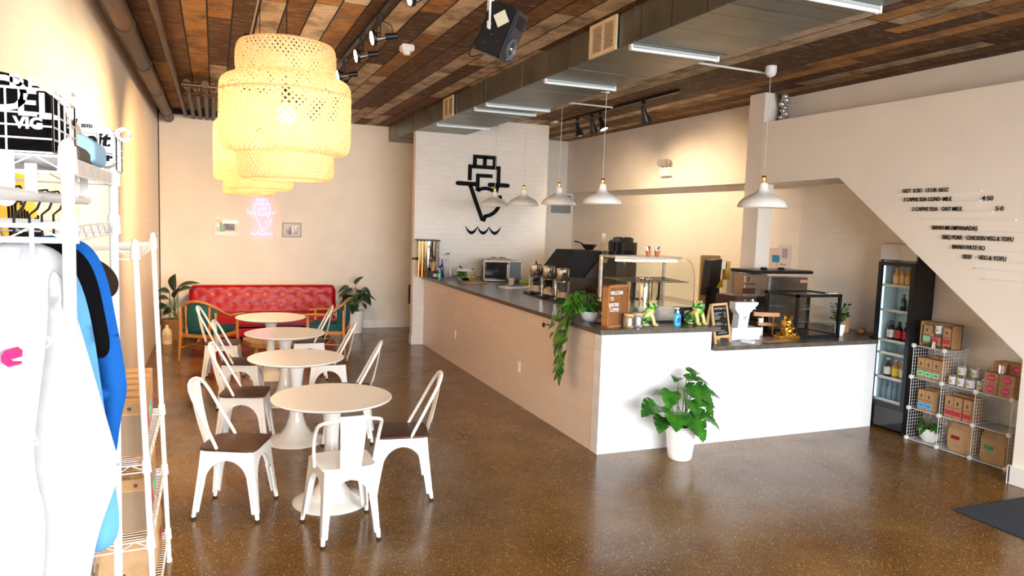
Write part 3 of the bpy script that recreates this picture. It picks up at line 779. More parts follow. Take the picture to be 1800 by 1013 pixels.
P('seat_rail', MB().bx(-.26, .26, -.23, .26, .31, .36, .008), M_owood, am)
P('stretcher', MB().tube([(-.26, .25, .17), (-.25, -.24, .17)], .011).tube([(.26, .25, .17), (.25, -.24, .17)], .011).tube([(-.255, 0, .17), (.255, 0, .17)], .011), M_owood, am)
dup(am, (1.52, 10.50, 0), R(72), 'teal upholstered armchair with curved orange wood arms, right of the far table')

# low round wooden table
lt = T('coffee_table', 'low rough wooden table on the floor between the armchairs', 'table', (.72, 10.35, 0))
ol = [(.36*(1+.05*sin(3*a)+.03*sin(7*a))*cos(a), .42*(1+.04*sin(5*a+1))*sin(a)) for a in [2*pi*k/40 for k in range(40)]]
P('tabletop', MB().prism(ol, 'z', .20, .26), wood('rough_board', (.25, .12, .04), (.50, .30, .12), .5, 4, (8, 1, 1)), lt)
for x, y in ((-.22, -.3), (.22, -.3), (-.22, .3), (.22, .3)): P('leg', MB().cyl((x, y, 0), (x*.9, y*.9, .20), .03, .035, 10), M_owood, lt)

# bottle jug on floor
jg = T('plastic_jug', 'cream plastic gallon jug with a red label on the floor', 'jug', (-.66, 11.75, 0))
P('body', MB().lathe([(0, 0), (.068, 0), (.072, .02), (.072, .16), (.055, .215), (.025, .245), (.022, .262), (0, .262)], n=20), mat('jug_plastic', (.78, .68, .50), .35), jg)
P('cap', MB().lathe([(0, 0), (.024, 0), (.024, .022), (0, .022)], (0, 0, .258), 14), M_trim, jg)
P('label', MB().lathe([(.0728, .05), (.0728, .14)], n=20), mat('jug_label', (.70, .52, .36), .6), jg)
P('handle', MB().tube([(0, -.06, .19), (0, -.085, .17), (0, -.088, .10), (0, -.07, .09)], .008, 6), mat('jug_plastic', (.78, .68, .50), .35), jg)

# ---------------------------------------------------------------- plants
def potted(name, label, loc, pot_prof, pot_mat, soil_z, soil_r, leaves, stems_r=.004, lm=M_green, cat='potted plant', kind='heart', split=0, seed=1, pot_lines=False, n=10, base_z=None):
    rd = random.Random(seed); t = T(name, label, cat, loc)
    P('pot', MB().lathe(pot_prof, n=36), pot_mat, t)
    P('soil', MB().lathe([(0, soil_z+.006), (soil_r*.6, soil_z+.004), (soil_r, soil_z)], n=20), M_soil, t)
    lf, st = MB(), MB()
    for (bx_, by_, bz_, dx, dy, dz, L, W, dr) in leaves:
        b = Vector((bx_, by_, bz_)); a0 = rd.uniform(0, 6.28); root = Vector((soil_r*.4*cos(a0), soil_r*.4*sin(a0), soil_z))
        mid = root.lerp(b, .55)+Vector((0, 0, .12*(b-root).length)); st.tube(bez(root, root.lerp(mid, .6)+Vector((0, 0, .05)), mid, b, 8), stems_r, 6)
        leaf(lf, b, (dx, dy, dz), (rd.uniform(-.15, .15), -.35, 1), L, W, dr, kind, split, n=n)
    P('stems', st, M_stem, t); P('foliage', lf, lm, t, sharp=60, recalc=False)
    return t
def ring_leaves(rd, n, r0, r1, z0, z1, L, W, up=.1, dr=.4):
    out = []
    for k in range(n):
        a = 2*pi*k/n+rd.uniform(-.4, .4); r_ = rd.uniform(r0, r1); z = rd.uniform(z0, z1)
        out.append((r_*cos(a), r_*sin(a), z, cos(a), sin(a), up+rd.uniform(-.3, .3), L*rd.uniform(.8, 1.15), W*rd.uniform(.8, 1.15), dr))
    return out
ribs = []
for k in range(12): z = .03+k*.0195; r_ = .082+.028*(z/.265); ribs += [(r_, z), (r_+.0015, z+.006), (r_+.0015, z+.012), (r_, z+.018)]
# monstera at the counter front; leaves placed by their tips round the crown
mon = [(-.20, -.05, .47, -1, -.25, -.15, .17, .17, .35), (-.10, -.12, .43, -.5, -.8, -.2, .20, .20, .4), (-.03, -.14, .40, .25, -1, -.35, .21, .21, .45), (-.12, .0, .36, -.7, -.6, -.7, .13, .13, .3),
       (.05, -.12, .33, .2, -1, -.9, .14, .13, .3), (.14, -.05, .37, .8, -.5, -.35, .17, .14, .4), (.0, -.05, .60, .3, -.9, -.25, .17, .17, .5), (.09, -.04, .58, .6, -.7, -.4, .16, .18, .5),
       (.06, .02, .64, .9, -.3, .0, .20, .11, .35), (.17, -.02, .54, 1, -.3, -.2, .16, .13, .3), (.12, -.08, .52, .55, -.6, -1, .16, .13, .2), (-.08, -.02, .56, -.5, -.5, -.6, .15, .13, .3),
       (-.02, .0, .66, -.5, -.5, .1, .14, .10, .3), (.18, .0, .46, .8, -.2, -.2, .14, .12, .4), (.03, -.09, .50, -.1, -1, -.7, .15, .14, .3), (.10, .04, .68, .6, .2, .1, .13, .10, .4), (-.05, .08, .50, -.4, .6, .1, .15, .14, .4)]
mon = [(a*1.30-.035, b*1.1, .26+(c-.26)*1.12, d, e, f, g*1.08, h_*1.28, k_*.8) for a, b, c, d, e, f, g, h_, k_ in mon]
mp_ = potted('monstera_plant', 'split-leaf monstera in a white ribbed pot on the floor before the counter', (3.69, 5.02, 0),
       [(0, 0), (.075, 0), (.082, .01), (.084, .02)]+ribs+[(.116, .268), (.117, .285), (.110, .285), (.108, .25), (0, .25)], M_pot, .262, .107, mon, .0045, M_green, split=2, seed=3, n=12)
for ch in mp_.children:
    if ch.name.startswith(('pot', 'soil')): ch.scale = (1.20, 1.20, 1.05)
rd = random.Random(5)
bird = [(.0, .0, .52, .1, -.2, 1, .26, .15, .1), (-.08, -.03, .50, -1, -.1, .35, .26, .13, .2), (-.10, .0, .40, -1, -.2, .15, .26, .12, .2), (.08, 0, .58, 1, -.1, .3, .28, .10, .1), (.08, .02, .50, .9, -.1, .5, .22, .11, .25),
        (-.12, -.05, .30, -1, -.4, -.1, .20, .14, .3), (-.02, -.04, .26, -.5, -.8, .2, .16, .12, .3), (-.06, .0, .22, -1, -.2, -.3, .16, .12, .3), (.02, -.04, .42, .4, -.5, .9, .22, .14, .1)]
tp = potted('leafy_plant', 'tall broad-leaved plant in a woven basket in the far left corner', (-.585, 12.2, 0), [(0, 0), (.15, 0), (.17, .12), (.175, .30), (.165, .31), (.16, .29), (0, .29)],
       noisy('woven_basket', (.36, .20, .09), .8, .3, 30, .6, stretch=(1, 1, 5)), .28, .155, [(a*.7, b, c+.22, d, e, f, g*(1.2 if d > -.3 else .72), h_*1.5, i) for a, b, c, d, e, f, g, h_, i in bird], .007, M_dgreen, kind='long', seed=4)
rd = random.Random(8)
potted('leafy_plant', 'dark bushy plant in a tall white pot right of the red sofa', (2.22, 12.35, 0), [(0, 0), (.12, 0), (.155, .36), (.157, .38), (.147, .38), (.14, .35), (0, .35)], M_pot, .352, .14,
       ring_leaves(rd, 9, .06, .16, .60, .80, .24, .17, .0, .5)+ring_leaves(rd, 8, .08, .20, .46, .66, .22, .16, -.2, .5)+[(.0, 0, .84, .5, -.1, .6, .22, .12, .2), (-.06, -.02, .74, -1, -.2, -.3, .25, .13, .3)], .006, M_dgreen, seed=9)
rd = random.Random(12)
potted('potted_plant', 'white round pot with dark glossy sprigs beside the black glass cabinet', (6.03, 5.60, .91), [(0, 0), (.042, 0), (.055, .05), (.060, .115), (.056, .118), (.053, .10), (0, .10)], M_pot, .105, .05,
       [(r_*cos(a), r_*sin(a), .15+.03*k, cos(a), sin(a), .8, .06, .03, .1) for k in range(6) for a, r_ in [(rd.uniform(0, 6.28), rd.uniform(.02, .09)) for _ in range(9)]], .003, M_dgreen, kind='oval', seed=13, n=5)
rd = random.Random(15)
potted('potted_plant', 'white ribbed bowl pot with trailing green leaves in the bottom left wire cube', (6.34, 4.715, .012), [(0, 0), (.055, 0), (.085, .04), (.092, .09), (.085, .128), (.08, .12), (0, .115)], M_pot, .118, .078,
       ring_leaves(rd, 16, .02, .08, .14, .19, .075, .035, .1, .5)+ring_leaves(rd, 12, .06, .11, .12, .15, .07, .035, -.3, .5), .002, M_green, kind='oval', seed=16, n=6)

# pothos on the bar: bowl pot, mound of leaves, vines over the edge
pt_ = T('trailing_pothos', 'variegated trailing pothos in a white bowl, vines hanging over the bar edge', 'potted plant', (3.20, 5.83, 1.09))
P('pot', MB().lathe([(0, 0), (.055, 0), (.085, .035), (.098, .09), (.092, .092), (.08, .04), (0, .03)], n=32), M_pot, pt_)
P('soil', MB().lathe([(0, .082), (.09, .078)], n=20), M_soil, pt_)
rd = random.Random(21); lf, lf2, st = MB(), MB(), MB()
for k in range(66):
    a = rd.uniform(0, 6.28); r_ = rd.uniform(.02, .17); z = .10+rd.uniform(0, .16)*(1-r_/.22)+.02
    b = Vector((r_*cos(a)-.06, r_*sin(a)+.03, z)); st.tube([(0.3*b.x, .3*b.y, .08), (b.x*.7, b.y*.7, z+.02), tuple(b)], .0022, 5)
    leaf(lf2 if rd.random() < .42 else lf, b, (cos(a), sin(a)-.4, rd.uniform(-.6, .2)), (rd.uniform(-.4, .4), -.5, 1), rd.uniform(.08, .13), rd.uniform(.06, .09), .3, n=7)
vines = [bez((-.08, 0, .10), (-.26, 0, .12), (-.27, .0, -.05), (-.27, .0, -.22), 14)+bez((-.27, 0, -.22), (-.265, -.02, -.35), (-.24, -.04, -.42), (-.27, -.02, -.50), 8)[1:],
         bez((-.07, .04, .10), (-.25, .06, .12), (-.26, .08, -.02), (-.255, .06, -.34), 14), bez((-.08, -.04, .09), (-.24, -.05, .10), (-.245, -.05, 0), (-.25, -.06, -.26), 12), bez((-.08, .1, .10), (-.25, .14, .14), (-.27, .20, .02), (-.26, .2, -.14), 10)]
for vi, vn in enumerate(vines):
    st.tube(vn, .0028, 5)
    for k in range(2, len(vn), 2 if vi else 2):
        p = vn[k]; a = rd.uniform(-.9, .9); big = .095+.04*(k/len(vn)) if vi < 3 else .08
        if k > len(vn)-3: big *= .7
        leaf(lf2 if rd.random() < .5 else lf, p+Vector((-.01, 0, 0)), (-.45, a, -.75), (-1, 0, .3), big*rd.uniform(.85, 1.2), big*.78, .15, n=7)
P('foliage', lf, M_green, pt_, sharp=60, recalc=False); P('variegated_foliage', lf2, M_lgreen, pt_, 'yellow-green leaves', sharp=60, recalc=False); P('stems', st, M_stem, pt_)

# ================================================================ lamps
M_bamboo = mat('bamboo', (.84, .60, .32), .6)
def bamboo_nodes():
    t = M_bamboo.node_tree; b = t.nodes['Principled BSDF']; o_ = t.nodes['Material Output']
    tr = t.nodes.new('ShaderNodeBsdfTranslucent'); tr.inputs[0].default_value = (.95, .68, .38, 1)
    mx = t.nodes.new('ShaderNodeMixShader'); mx.inputs[0].default_value = .36
    t.links.new(b.outputs[0], mx.inputs[1]); t.links.new(tr.outputs[0], mx.inputs[2]); t.links.new(mx.outputs[0], o_.inputs[0])
bamboo_nodes()
M_bulb = mat('lamp_bulb', (1, 1, 1), .4, emit=(1.0, .84, .58), es=26)
prof = [(.19, .642), (.213, .640), (.226, .622), (.232, .585), (.232, .53), (.228, .495), (.232, .484), (.262, .480), (.287, .468), (.301, .445), (.305, .405), (.305, .33), (.305, .25), (.304, .185), (.298, .15), (.284, .131), (.255, .126), (.226, .122), (.222, .112), (.226, .10), (.228, .07), (.227, .035), (.220, .012), (.208, .002), (.19, .0)]
def profile(n):
    L = [0]
    for a, b in zip(prof, prof[1:]): L.append(L[-1]+sqrt((a[0]-b[0])**2+(a[1]-b[1])**2))
    out = []; j = 0
    for k in range(n+1):
        s_ = L[-1]*k/n
        while j < len(prof)-2 and L[j+1] < s_: j += 1
        t = (s_-L[j])/(L[j+1]-L[j]); out.append((prof[j][0]+(prof[j+1][0]-prof[j][0])*t, prof[j][1]+(prof[j+1][1]-prof[j][1])*t, s_))
    return out
PR = profile(58)
bl = T('bamboo_pendant', 'x', 'pendant lamp', (0, 0, 0), 0, 'tiered bamboo pendant lamps')
mb = MB(); NS = 62; n0 = 0
rd = random.Random(2)
for dr_ in (1, -1):
    for k in range(NS):
        a0 = 2*pi*k/NS; wd_ = .0112*rd.uniform(.7, 1.25); prev = None
        for r_, z, s_ in PR:
            a = a0+dr_*s_*3.3; da = wd_/2/max(r_, .1)*1.25
            rr = r_+.0012*dr_
            cur = [mb.bm.verts.new((rr*cos(a-da), rr*sin(a-da), z)), mb.bm.verts.new((rr*cos(a+da), rr*sin(a+da), z))]
            if prev: mb.face([prev[0], prev[1], cur[1], cur[0]])
            prev = cur
P('shade', mb, M_bamboo, bl, sharp=60, recalc=False)
mb = MB()
for r_, z in ((.19, .642), (.232, .488), (.305, .40), (.228, .122), (.19, .0)):
    mb.tube([((r_)*cos(2*pi*k/48), (r_)*sin(2*pi*k/48), z) for k in range(48)], .0035, 6, closed=True)
P('hoop', mb, M_bamboo, bl)
P('lamp_holder', MB().cyl((0, 0, .44), (0, 0, .36), .022), M_black, bl)
P('bulb', MB().ell((0, 0, .315), (.045, .045, .05), 16), M_bulb, bl)
P('cord', MB().cyl((0, 0, .44), (0, 0, ZC-2.14), .003, n=6), M_black, bl)
P('spider', MB().tube([(-.19, 0, .642), (.19, 0, .642)], .003, 6).tube([(0, -.19, .642), (0, .19, .642)], .003, 6), M_black, bl)
P('canopy', MB().lathe([(0, ZC-2.14), (.05, ZC-2.14), (.05, ZC-2.17), (.035, ZC-2.20), (0, ZC-2.205)], n=20), M_black, bl)
LP = [(.322, 3.70, 'nearest and largest-looking of the row'), (.296, 5.45, 'middle one of the row, mostly hidden'), (.296, 7.15, 'farthest of the row')]
for i, (x, y, lab) in enumerate(LP):
    o = bl if i == 0 else dup(bl); o.location = (x, y, 2.14); o['label'] = 'tiered woven bamboo pendant lamp glowing yellow, '+lab
    lamp('POINT', 'bamboo_lamp_light', (x, y, 2.14+.30), 12, (1.0, .83, .60), )
    bpy.data.lights['bamboo_lamp_light' if i == 0 else 'bamboo_lamp_light.%03d' % i].shadow_soft_size = .05
conduit([(.322, 3.7, 3.56), (.300, 7.4, 3.56)], 'thin metal conduit between the ceiling canopies of the bamboo lamps', .008, mat('old_conduit', (.45, .38, .28), .4, .6))

# white enamel pendants over the bar
M_shade = mat('white_enamel_shade', (.92, .90, .86), .25, coat=.4)
wp = T('enamel_pendant', 'x', 'pendant lamp', (0, 0, 0), 0, 'white enamel pendants over the bar')
P('shade', MB().lathe([(.2, .0), (.203, .006), (.200, .014), (.195, .03), (.182, .052), (.155, .075), (.115, .098), (.075, .118), (.050, .135), (.040, .155), (.036, .185), (.034, .20), (0, .20), (0, .196), (.030, .196), (.032, .155), (.045, .13), (.11, .094), (.15, .070), (.178, .048), (.192, .026), (.197, .004), (.2, 0)], n=48), M_shade, wp)
P('socket', MB().lathe([(0, .20), (.022, .20), (.024, .215), (.018, .22), (.018, .245), (.022, .25), (.014, .262), (0, .264)], n=20), M_brass, wp)
P('bulb', MB().ell((0, 0, .085), (.035, .035, .045), 12), mat('frosted_bulb', (.85, .84, .80), .5), wp)
c_ = P('cord', MB().cyl((0, 0, .26), (0, 0, 1.0), .0028, n=6), mat('pale_cord', (.62, .58, .52), .6), wp)
for i, (y, lab) in enumerate(((6.59, 'nearest of the row of four over the bar'), (7.61, 'second nearest of the four over the bar'), (8.65, 'third of the four over the bar'), (9.70, 'farthest of the four, before the emblem'))):
    o = wp if i == 0 else dup(wp); o.location = (3.70, y, 2.19); o['label'] = 'white enamel pendant lamp with brass socket, '+lab
    for ch in o.children:
        if ch.name.startswith('cord'): ch.scale = (1, 1, 1.0); 
    P('canopy', MB().bx(-.06, .03, -.012, .012, 1.125, 1.14).cyl((0, 0, .99), (0, 0, 1.13), .0028, n=6), M_white, o)
o = dup(wp, (5.05, 5.75, 2.20), 0, 'white enamel pendant lamp hanging alone at the right near the column'); o.scale = (1.2, 1.2, 1.2)
for ch in list(o.children):
    if ch.name.startswith(('canopy', 'cord')): bpy.data.objects.remove(ch)
P('cord', MB().cyl((0, 0, .21), (0, 0, 1.13), .0024, n=6), mat('pale_cord', (.62, .58, .52), .6), o)
P('canopy', MB().lathe([(0, 1.149), (.045, 1.149), (.045, 1.10), (.035, 1.075), (.01, 1.06), (0, 1.06)], n=20), M_white, o)

# track lights
M_disc = mat('lit_bulb_face', (1, 1, 1), .5, emit=(1.0, .86, .62), es=14)
S('light_track', MB().bx(1.18, 1.215, 2.0, 8.4, 3.545, 3.58), M_black, 'long black light track on the planks left of centre', 'light track')
def par(x, y, lab, tilt=-12, yaw=0):
    t = T('track_spotlight', lab, 'spotlight', (x, y, 3.545), yaw, 'spotlights on the left black track')
    P('track_adapter', MB().bx(-.018, .018, -.035, .035, -.04, 0), M_black, t)
    P('yoke', MB().tube([(0, 0, -.04), (0, -.058, -.055), (0, -.062, -.17)], .006, 6).tube([(0, 0, -.04), (0, .058, -.055), (0, .062, -.17)], .006, 6), M_black, t)
    q = Matrix.Rotation(R(tilt), 3, 'Y'); f = lambda v: tuple(q @ Vector(v)+Vector((0, 0, -.165)))
    P('lamp_rim', MB().cyl(f((-.055, 0, 0)), f((-.028, 0, 0)), .062, .060, 24), M_black, t)
    P('bulb_face', MB().cyl(f((-.052, 0, 0)), f((-.058, 0, 0)), .055, .05, 24), M_disc, t)
    P('reflector', MB().cyl(f((-.03, 0, 0)), f((.055, 0, 0)), .052, .022, 20), M_chrome, t)
    P('socket', MB().cyl(f((.055, 0, 0)), f((.145, 0, 0)), .027, .027, 16), M_black, t)
    P('cord', MB().tube([f((.12, 0, .02)), (.10, 0, -.06), (.02, 0, -.03)], .004, 5), M_black, t)
    return t
for i, (y, lab) in enumerate(((4.62, 'nearest the camera at the picture top'), (5.80, 'second from the camera'), (6.50, 'third from the camera'), (7.50, 'fourth from the camera'), (8.05, 'farthest, glaring beside the bamboo lamp'))):
    par(1.197, y, 'black track spotlight with a round lit bulb, '+lab)
    l = lamp('SPOT', 'track_spot_light', (1.197-.08, y, 3.545-.16), (130, 180, 220, 420, 190)[i], ((1.0, .76, .48), (1.0, .74, .44), (1.0, .66, .32), (1.0, .58, .24), (1.0, .72, .42))[i], aim=((XL, y-.2, 1.75), (XL, y-.2, 1.75), (XL, y, 1.75), (-.5, 9.6, 1.6), (.5, YB, 2.3))[i])
    l.data.spot_size = R(85); l.data.spot_blend = .9; l.data.shadow_soft_size = .05
S('light_track', MB().bx(4.985, 5.015, 7.2, 10.3, 3.545, 3.58), M_black, 'black light track on the planks over the back of the bar', 'light track')
def bell(x, y, lab, aim):
    t = T('track_spotlight', lab, 'spotlight', (x, y, 3.545), 0, 'black bell spotlights on the far track')
    P('track_adapter', MB().bx(-.014, .014, -.03, .03, -.035, 0).cyl((0, 0, -.03), (0, 0, -.09), .008), M_black, t)
    q = Vector(aim).normalized().to_track_quat('-Z', 'Y').to_matrix().to_4x4(); q.translation = Vector((0, 0, -.10))
    tmp = MB().lathe([(0, .03), (.028, .03), (.032, 0), (.034, -.06), (.055, -.11), (.066, -.15), (.066, -.165), (.058, -.165), (.05, -.12), (0, -.10)], n=22)
    mb = MB(); mb.join(tmp.bm, q); P('lamp_head', mb, M_black, t)
    mb = MB(); tmp = MB().lathe([(0, -.15), (.056, -.15)], n=22); mb.join(tmp.bm, q); P('bulb_face', mb, mat('warm_face', (1, 1, 1), .5, emit=(1, .8, .5), es=3), t)
for i, (y, ax_, ay_, lab) in enumerate(((9.75, .25, -.1, 'farthest of the four'), (9.3, .45, .3, 'left of the close pair'), (9.05, .2, -.5, 'right of the close pair'), (7.95, .5, .25, 'nearest, apart from the other three'))):
    bell(5.0, y, 'black bell-shaped track spotlight over the back of the bar, '+lab, (ax_, ay_, -1))
for y, tx, ty, tz, e in ((7.95, 6.4, 8.3, 2.1, 70), (9.1, 6.4, 8.9, 1.7, 80), (9.75, 6.4, 10.6, 1.7, 80)):
    l = lamp('SPOT', 'bar_spot_light', (5.06, y, 3.30), e, (1.0, .74, .46), aim=(tx, ty, tz)); l.data.spot_size = R(110); l.data.spot_blend = 1.0; l.data.shadow_soft_size = .05

# speaker on its bracket
sp_ = T('wall_speaker', 'black loudspeaker hung from a white ceiling bracket', 'speaker', (1.60, 4.15, 3.10))
q = (Matrix.Rotation(R(48), 4, 'Z') @ Matrix.Rotation(R(22), 4, 'X')).to_4x4()
def rel(mb_): r_ = MB(); r_.join(mb_.bm, q); return r_
P('cabinet', rel(MB().box((0, .02, 0), (.185, .17, .30), .012)), M_black, sp_)
P('baffle', rel(MB().box((0, -.075, 0), (.180, .03, .292), .012)), mat('speaker_grille', (.035, .036, .04), .45), sp_)
P('woofer', rel(MB().join(MB().lathe([(.062, 0), (.062, .012), (.052, .014), (.046, .004), (.02, -.012), (.018, -.004), (0, .0)], n=28).bm, Matrix.Translation((0, -.088, -.07)) @ Matrix.Rotation(pi/2, 4, 'X'))), mat('speaker_cone', (.10, .12, .14), .35), sp_)
P('dome', rel(MB().ell((0, -.094, -.07), (.018, .008, .018), 12)), M_chrome, sp_)
P('logo_badge', rel(MB().bx(-.006, .006, -.093, -.089, -.137, -.127)), M_white, sp_)
P('horn', rel(MB().bx(-.06, .06, -.0915, -.089, .05, .12)), M_blackmatte, sp_)
P('screw', rel(MB().cyl((-.0925, .02, -.04), (-.095, .02, -.04), .004, n=8).cyl((-.0925, .05, -.10), (-.095, .05, -.10), .004, n=8).cyl((-.0925, -.03, -.06), (-.095, -.03, -.06), .004, n=8)), M_steel, sp_)
br_ = T('speaker_bracket', 'white ceiling bracket and arm holding the black loudspeaker', 'bracket', (1.52, 4.13, 3.15))
P('drop_pole', MB().bx(-.022, .022, -.022, .022, -.05, ZC-3.15, .002), M_white, br_)
P('swivel', MB().bx(-.03, .045, -.02, .02, -.045, 0, .003), mat('cream_bracket', (.72, .66, .52), .4), br_)
P('mount_plate', rel(MB().box((-.098, .0, .055), (.006, .075, .075), .0, (R(45), 0, 0))), mat('cream_bracket', (.72, .66, .52), .4), br_).location = (1.60-1.52, 0, 3.10-3.15)
P('bolt', MB().cyl((0, -.024, -.02), (0, -.03, -.02), .008, n=8).cyl((.05, -.022, -.02), (.05, -.028, -.02), .014, n=10), M_chrome, br_)
S('speaker_cable', MB().tube(bez((1.52, 4.24, 3.14), (1.42, 4.3, 3.0), (1.40, 4.28, 2.93), (1.50, 4.22, 2.98), 10), .004, 6), M_black, 'thin black cable looping behind the loudspeaker', 'cable')
# emergency light
em = T('emergency_light', 'white emergency light box with two round heads on the right upper wall', 'emergency light', (6.40, 9.41, 2.75))
P('housing', MB().bx(-.07, 0, -.14, .14, 0, .13, .006), M_trim, em)
for s_ in (-.06, .07):
    h = P('lamp_head', MB().cyl((-.05, s_, .21), (-.11, s_-.02, .195), .05, .062, 20).cyl((-.04, s_, .13), (-.045, s_, .17), .01), mat('grey_plastic', (.45, .43, .40), .3), em)
    P('lens', MB().cyl((-.108, s_-.02, .195), (-.115, s_-.022, .194), .055, .05, 20), M_chrome, h)
# wiring beside the column top
iw = T('column_conduit', 'loose dark cables and silver wrap at the column top above the stair wall', 'cable', (6.0, 6.72, 3.2))
P('cable', MB().tube([(.1, .06, .0), (.12, .05, .2), (.08, .06, .38)], .018, 8), M_black, iw)
rd = random.Random(3); mb = MB()
for k in range(7): mb.ell((.12+rd.uniform(-.03, .03), rd.uniform(-.04, .04), .08+.04*k), (.05, .04, .035), 8, rot=(rd.random(), rd.random(), 0))
P('foil_wrap', mb, mat('foil', (.6, .6, .62), .3, .8), iw)

# ================================================================ things on the bar
Z1 = 1.09; Z2 = .91
def bottle(name, label, loc, h, r, body, capm, lab=None, cat='bottle', group=None, neck=.3, nr=.35, shoulder=.62, n=16, liquid=None):
    t = T(name, label, cat, loc, 0, group)
    P('body', MB().lathe([(0, 0), (r*.92, 0), (r, r*.12), (r, h*shoulder), (r*.85, h*(shoulder+.06)), (r*nr, h*(1-neck*.75)), (r*nr, h*.95), (0, h*.95)], n=n), body, t)
    P('cap', MB().lathe([(0, 0), (r*nr*1.2, 0), (r*nr*1.2, h*.055), (0, h*.055)], (0, 0, h*.945), n), capm, t)
    if lab: P('label', MB().lathe([(r*1.01, h*.15), (r*1.01, h*shoulder*.9)], n=n), lab, t)
    return t
M_blue = mat('cobalt_glass', (.015, .02, .18), .08, coat=.5)
dp = T('cup_dispenser', 'tall steel boiler with a black lid and brass pipes at the far bar end', 'dispenser', (3.04, 10.79, Z1))
P('body', MB().lathe([(0, 0), (.125, 0), (.13, .01), (.13, .55), (0, .55)], n=32), M_chrome, dp)
P('lid', MB().bx(-.17, .16, -.14, .14, .55, .575, .005), M_black, dp)
P('back_panel', MB().bx(.10, .155, -.10, .12, .0, .55), M_dsteel, dp)
P('pipe', MB().cyl((-.155, -.06, 0), (-.155, -.06, .55), .014).cyl((-.115, -.115, 0), (-.115, -.115, .55), .014), M_brass, dp)
P('gauge', MB().cyl((-.17, -.06, .28), (-.21, -.07, .28), .018).cyl((-.19, -.08, .26), (-.24, -.08, .29), .008).cyl((-.225, -.06, .29), (-.26, -.06, .27), .014), M_black, dp)
cd = T('straw_caddy', 'black caddy with wooden stirrers and straws at the far bar end', 'caddy', (3.07, 10.54, Z1))
P('tray', MB().bx(-.07, .06, -.05, .05, 0, .11, .004), M_black, cd)
P('front_label', MB().bx(-.02, .055, -.056, -.05, .02, .07), mat('cream_card', (.72, .60, .42), .6), cd)
rd = random.Random(6); mb = MB()
for k in range(26):
    a = rd.uniform(-.5, .5); b_ = rd.uniform(-.3, .3); mb.cyl((-.015+a*.03, b_*.1, .10), (-.015+a*.13, b_*.16, .235+rd.uniform(-.01, .02)), .0025, n=5)
P('stirrers', mb, M_lwood, cd)
bottle('bottle', 'left one of two dark blue glass bottles at the far bar end', (3.20, 10.72, Z1), .30, .030, M_blue, M_black, neck=.45, shoulder=.5)
bottle('bottle', 'right one of two dark blue glass bottles at the far bar end', (3.235, 10.66, Z1), .315, .032, M_blue, M_chrome, neck=.45, shoulder=.5)
bottle('bottle', 'tall clear glass bottle with a black stopper before the tiled partition', (3.36, 10.76, Z1), .37, .048, M_glass, M_black, neck=.4, shoulder=.58)
sn = T('sanitizer_bottle', 'small green sanitizer pump bottle on the far bar edge', 'bottle', (3.10, 10.32, Z1))
def pump(t, bm_, h, r):
    P('body', MB().lathe([(0, 0), (r, 0), (r*1.02, h*.5), (r*.8, h*.62), (r*.35, h*.72), (0, h*.72)], n=18, sy=.7), bm_, t)
    P('pump_head', MB().cyl((0, 0, h*.7), (0, 0, h*.8), r*.4).cyl((0, 0, h*.8), (0, 0, h*.93), r*.14).box((-r*.35, 0, h*.95), (r*1.4, r*.5, h*.06), .002), M_white, t)
pump(sn, mat('green_gel', (.05, .35, .26), .1), .16, .026)
sb = T('salad_bowl', 'lidded clear bowl of green leaves and yellow fruit on the bar', 'bowl', (3.46, 10.20, Z1))
P('bowl', MB().lathe([(0, 0), (.09, 0), (.135, .03), (.15, .10), (.14, .135), (.137, .135), (.145, .10), (.13, .034), (0, .008)], n=28), M_cglass, sb)
mb = MB(); rd = random.Random(4)
for k in range(9): mb.ell((rd.uniform(-.08, .0), rd.uniform(-.09, .09), rd.uniform(.04, .11)), (.05, .04, .025), 8, rot=(rd.random()*3, rd.random()*3, 0))
P('greens', mb, mat('salad_green', (.05, .14, .02), .4), sb)
mb = MB()
for k in range(7): mb.ell((rd.uniform(.0, .09), rd.uniform(-.09, .02), rd.uniform(.04, .07)), (.034, .034, .03), 10)
P('fruit', mb, mat('lemon_yellow', (.70, .48, .08), .4), sb)
P('lid', MB().lathe([(.14, .137), (.13, .155), (.06, .185), (0, .19)], n=24), mat('foggy_lid', (.75, .75, .72), .3), sb)
P('tongs', MB().cyl((-.06, -.03, .17), (-.11, -.06, .21), .012).cyl((.05, -.06, .15), (.10, -.08, .17), .012), M_black, sb)
S('cutting_board', MB().box((0, 0, .008), (.34, .24, .016), .004), mat('orange_board', (.52, .26, .07), .45), 'thin orange wooden board lying on the bar before the oven', 'board', (3.44, 9.72, Z1), R(10))
mw = T('countertop_oven', 'black and steel countertop oven before the tiled partition', 'oven', (3.66, 9.95, Z1), R(-14))
P('body', MB().bx(0, .56, 0, .40, .01, .31, .01), M_dsteel, mw)
P('door', MB().bx(.015, .36, -.02, 0, .03, .29, .004), mat('oven_glass', (.015, .016, .016), .05), mw)
P('control_panel', MB().bx(.385, .55, -.012, 0, .02, .30, .003), M_black, mw)
P('handle', MB().cyl((.345, -.045, .06), (.345, -.045, .26), .008).cyl((.345, -.045, .07), (.345, -.015, .07), .006).cyl((.345, -.045, .25), (.345, -.015, .25), .006), M_chrome, mw)
P('side_vents', MB().bx(-.004, 0, .05, .35, .05, .06).bx(-.004, 0, .05, .35, .09, .10).bx(-.004, 0, .05, .35, .13, .14).bx(-.004, 0, .05, .35, .17, .18).bx(-.004, 0, .05, .35, .21, .22), M_blackmatte, mw)
P('foot', MB().bx(.02, .05, .02, .05, 0, .012).bx(.5, .53, .02, .05, 0, .012).bx(.02, .05, .34, .37, 0, .012).bx(.5, .53, .34, .37, 0, .012), M_black, mw)
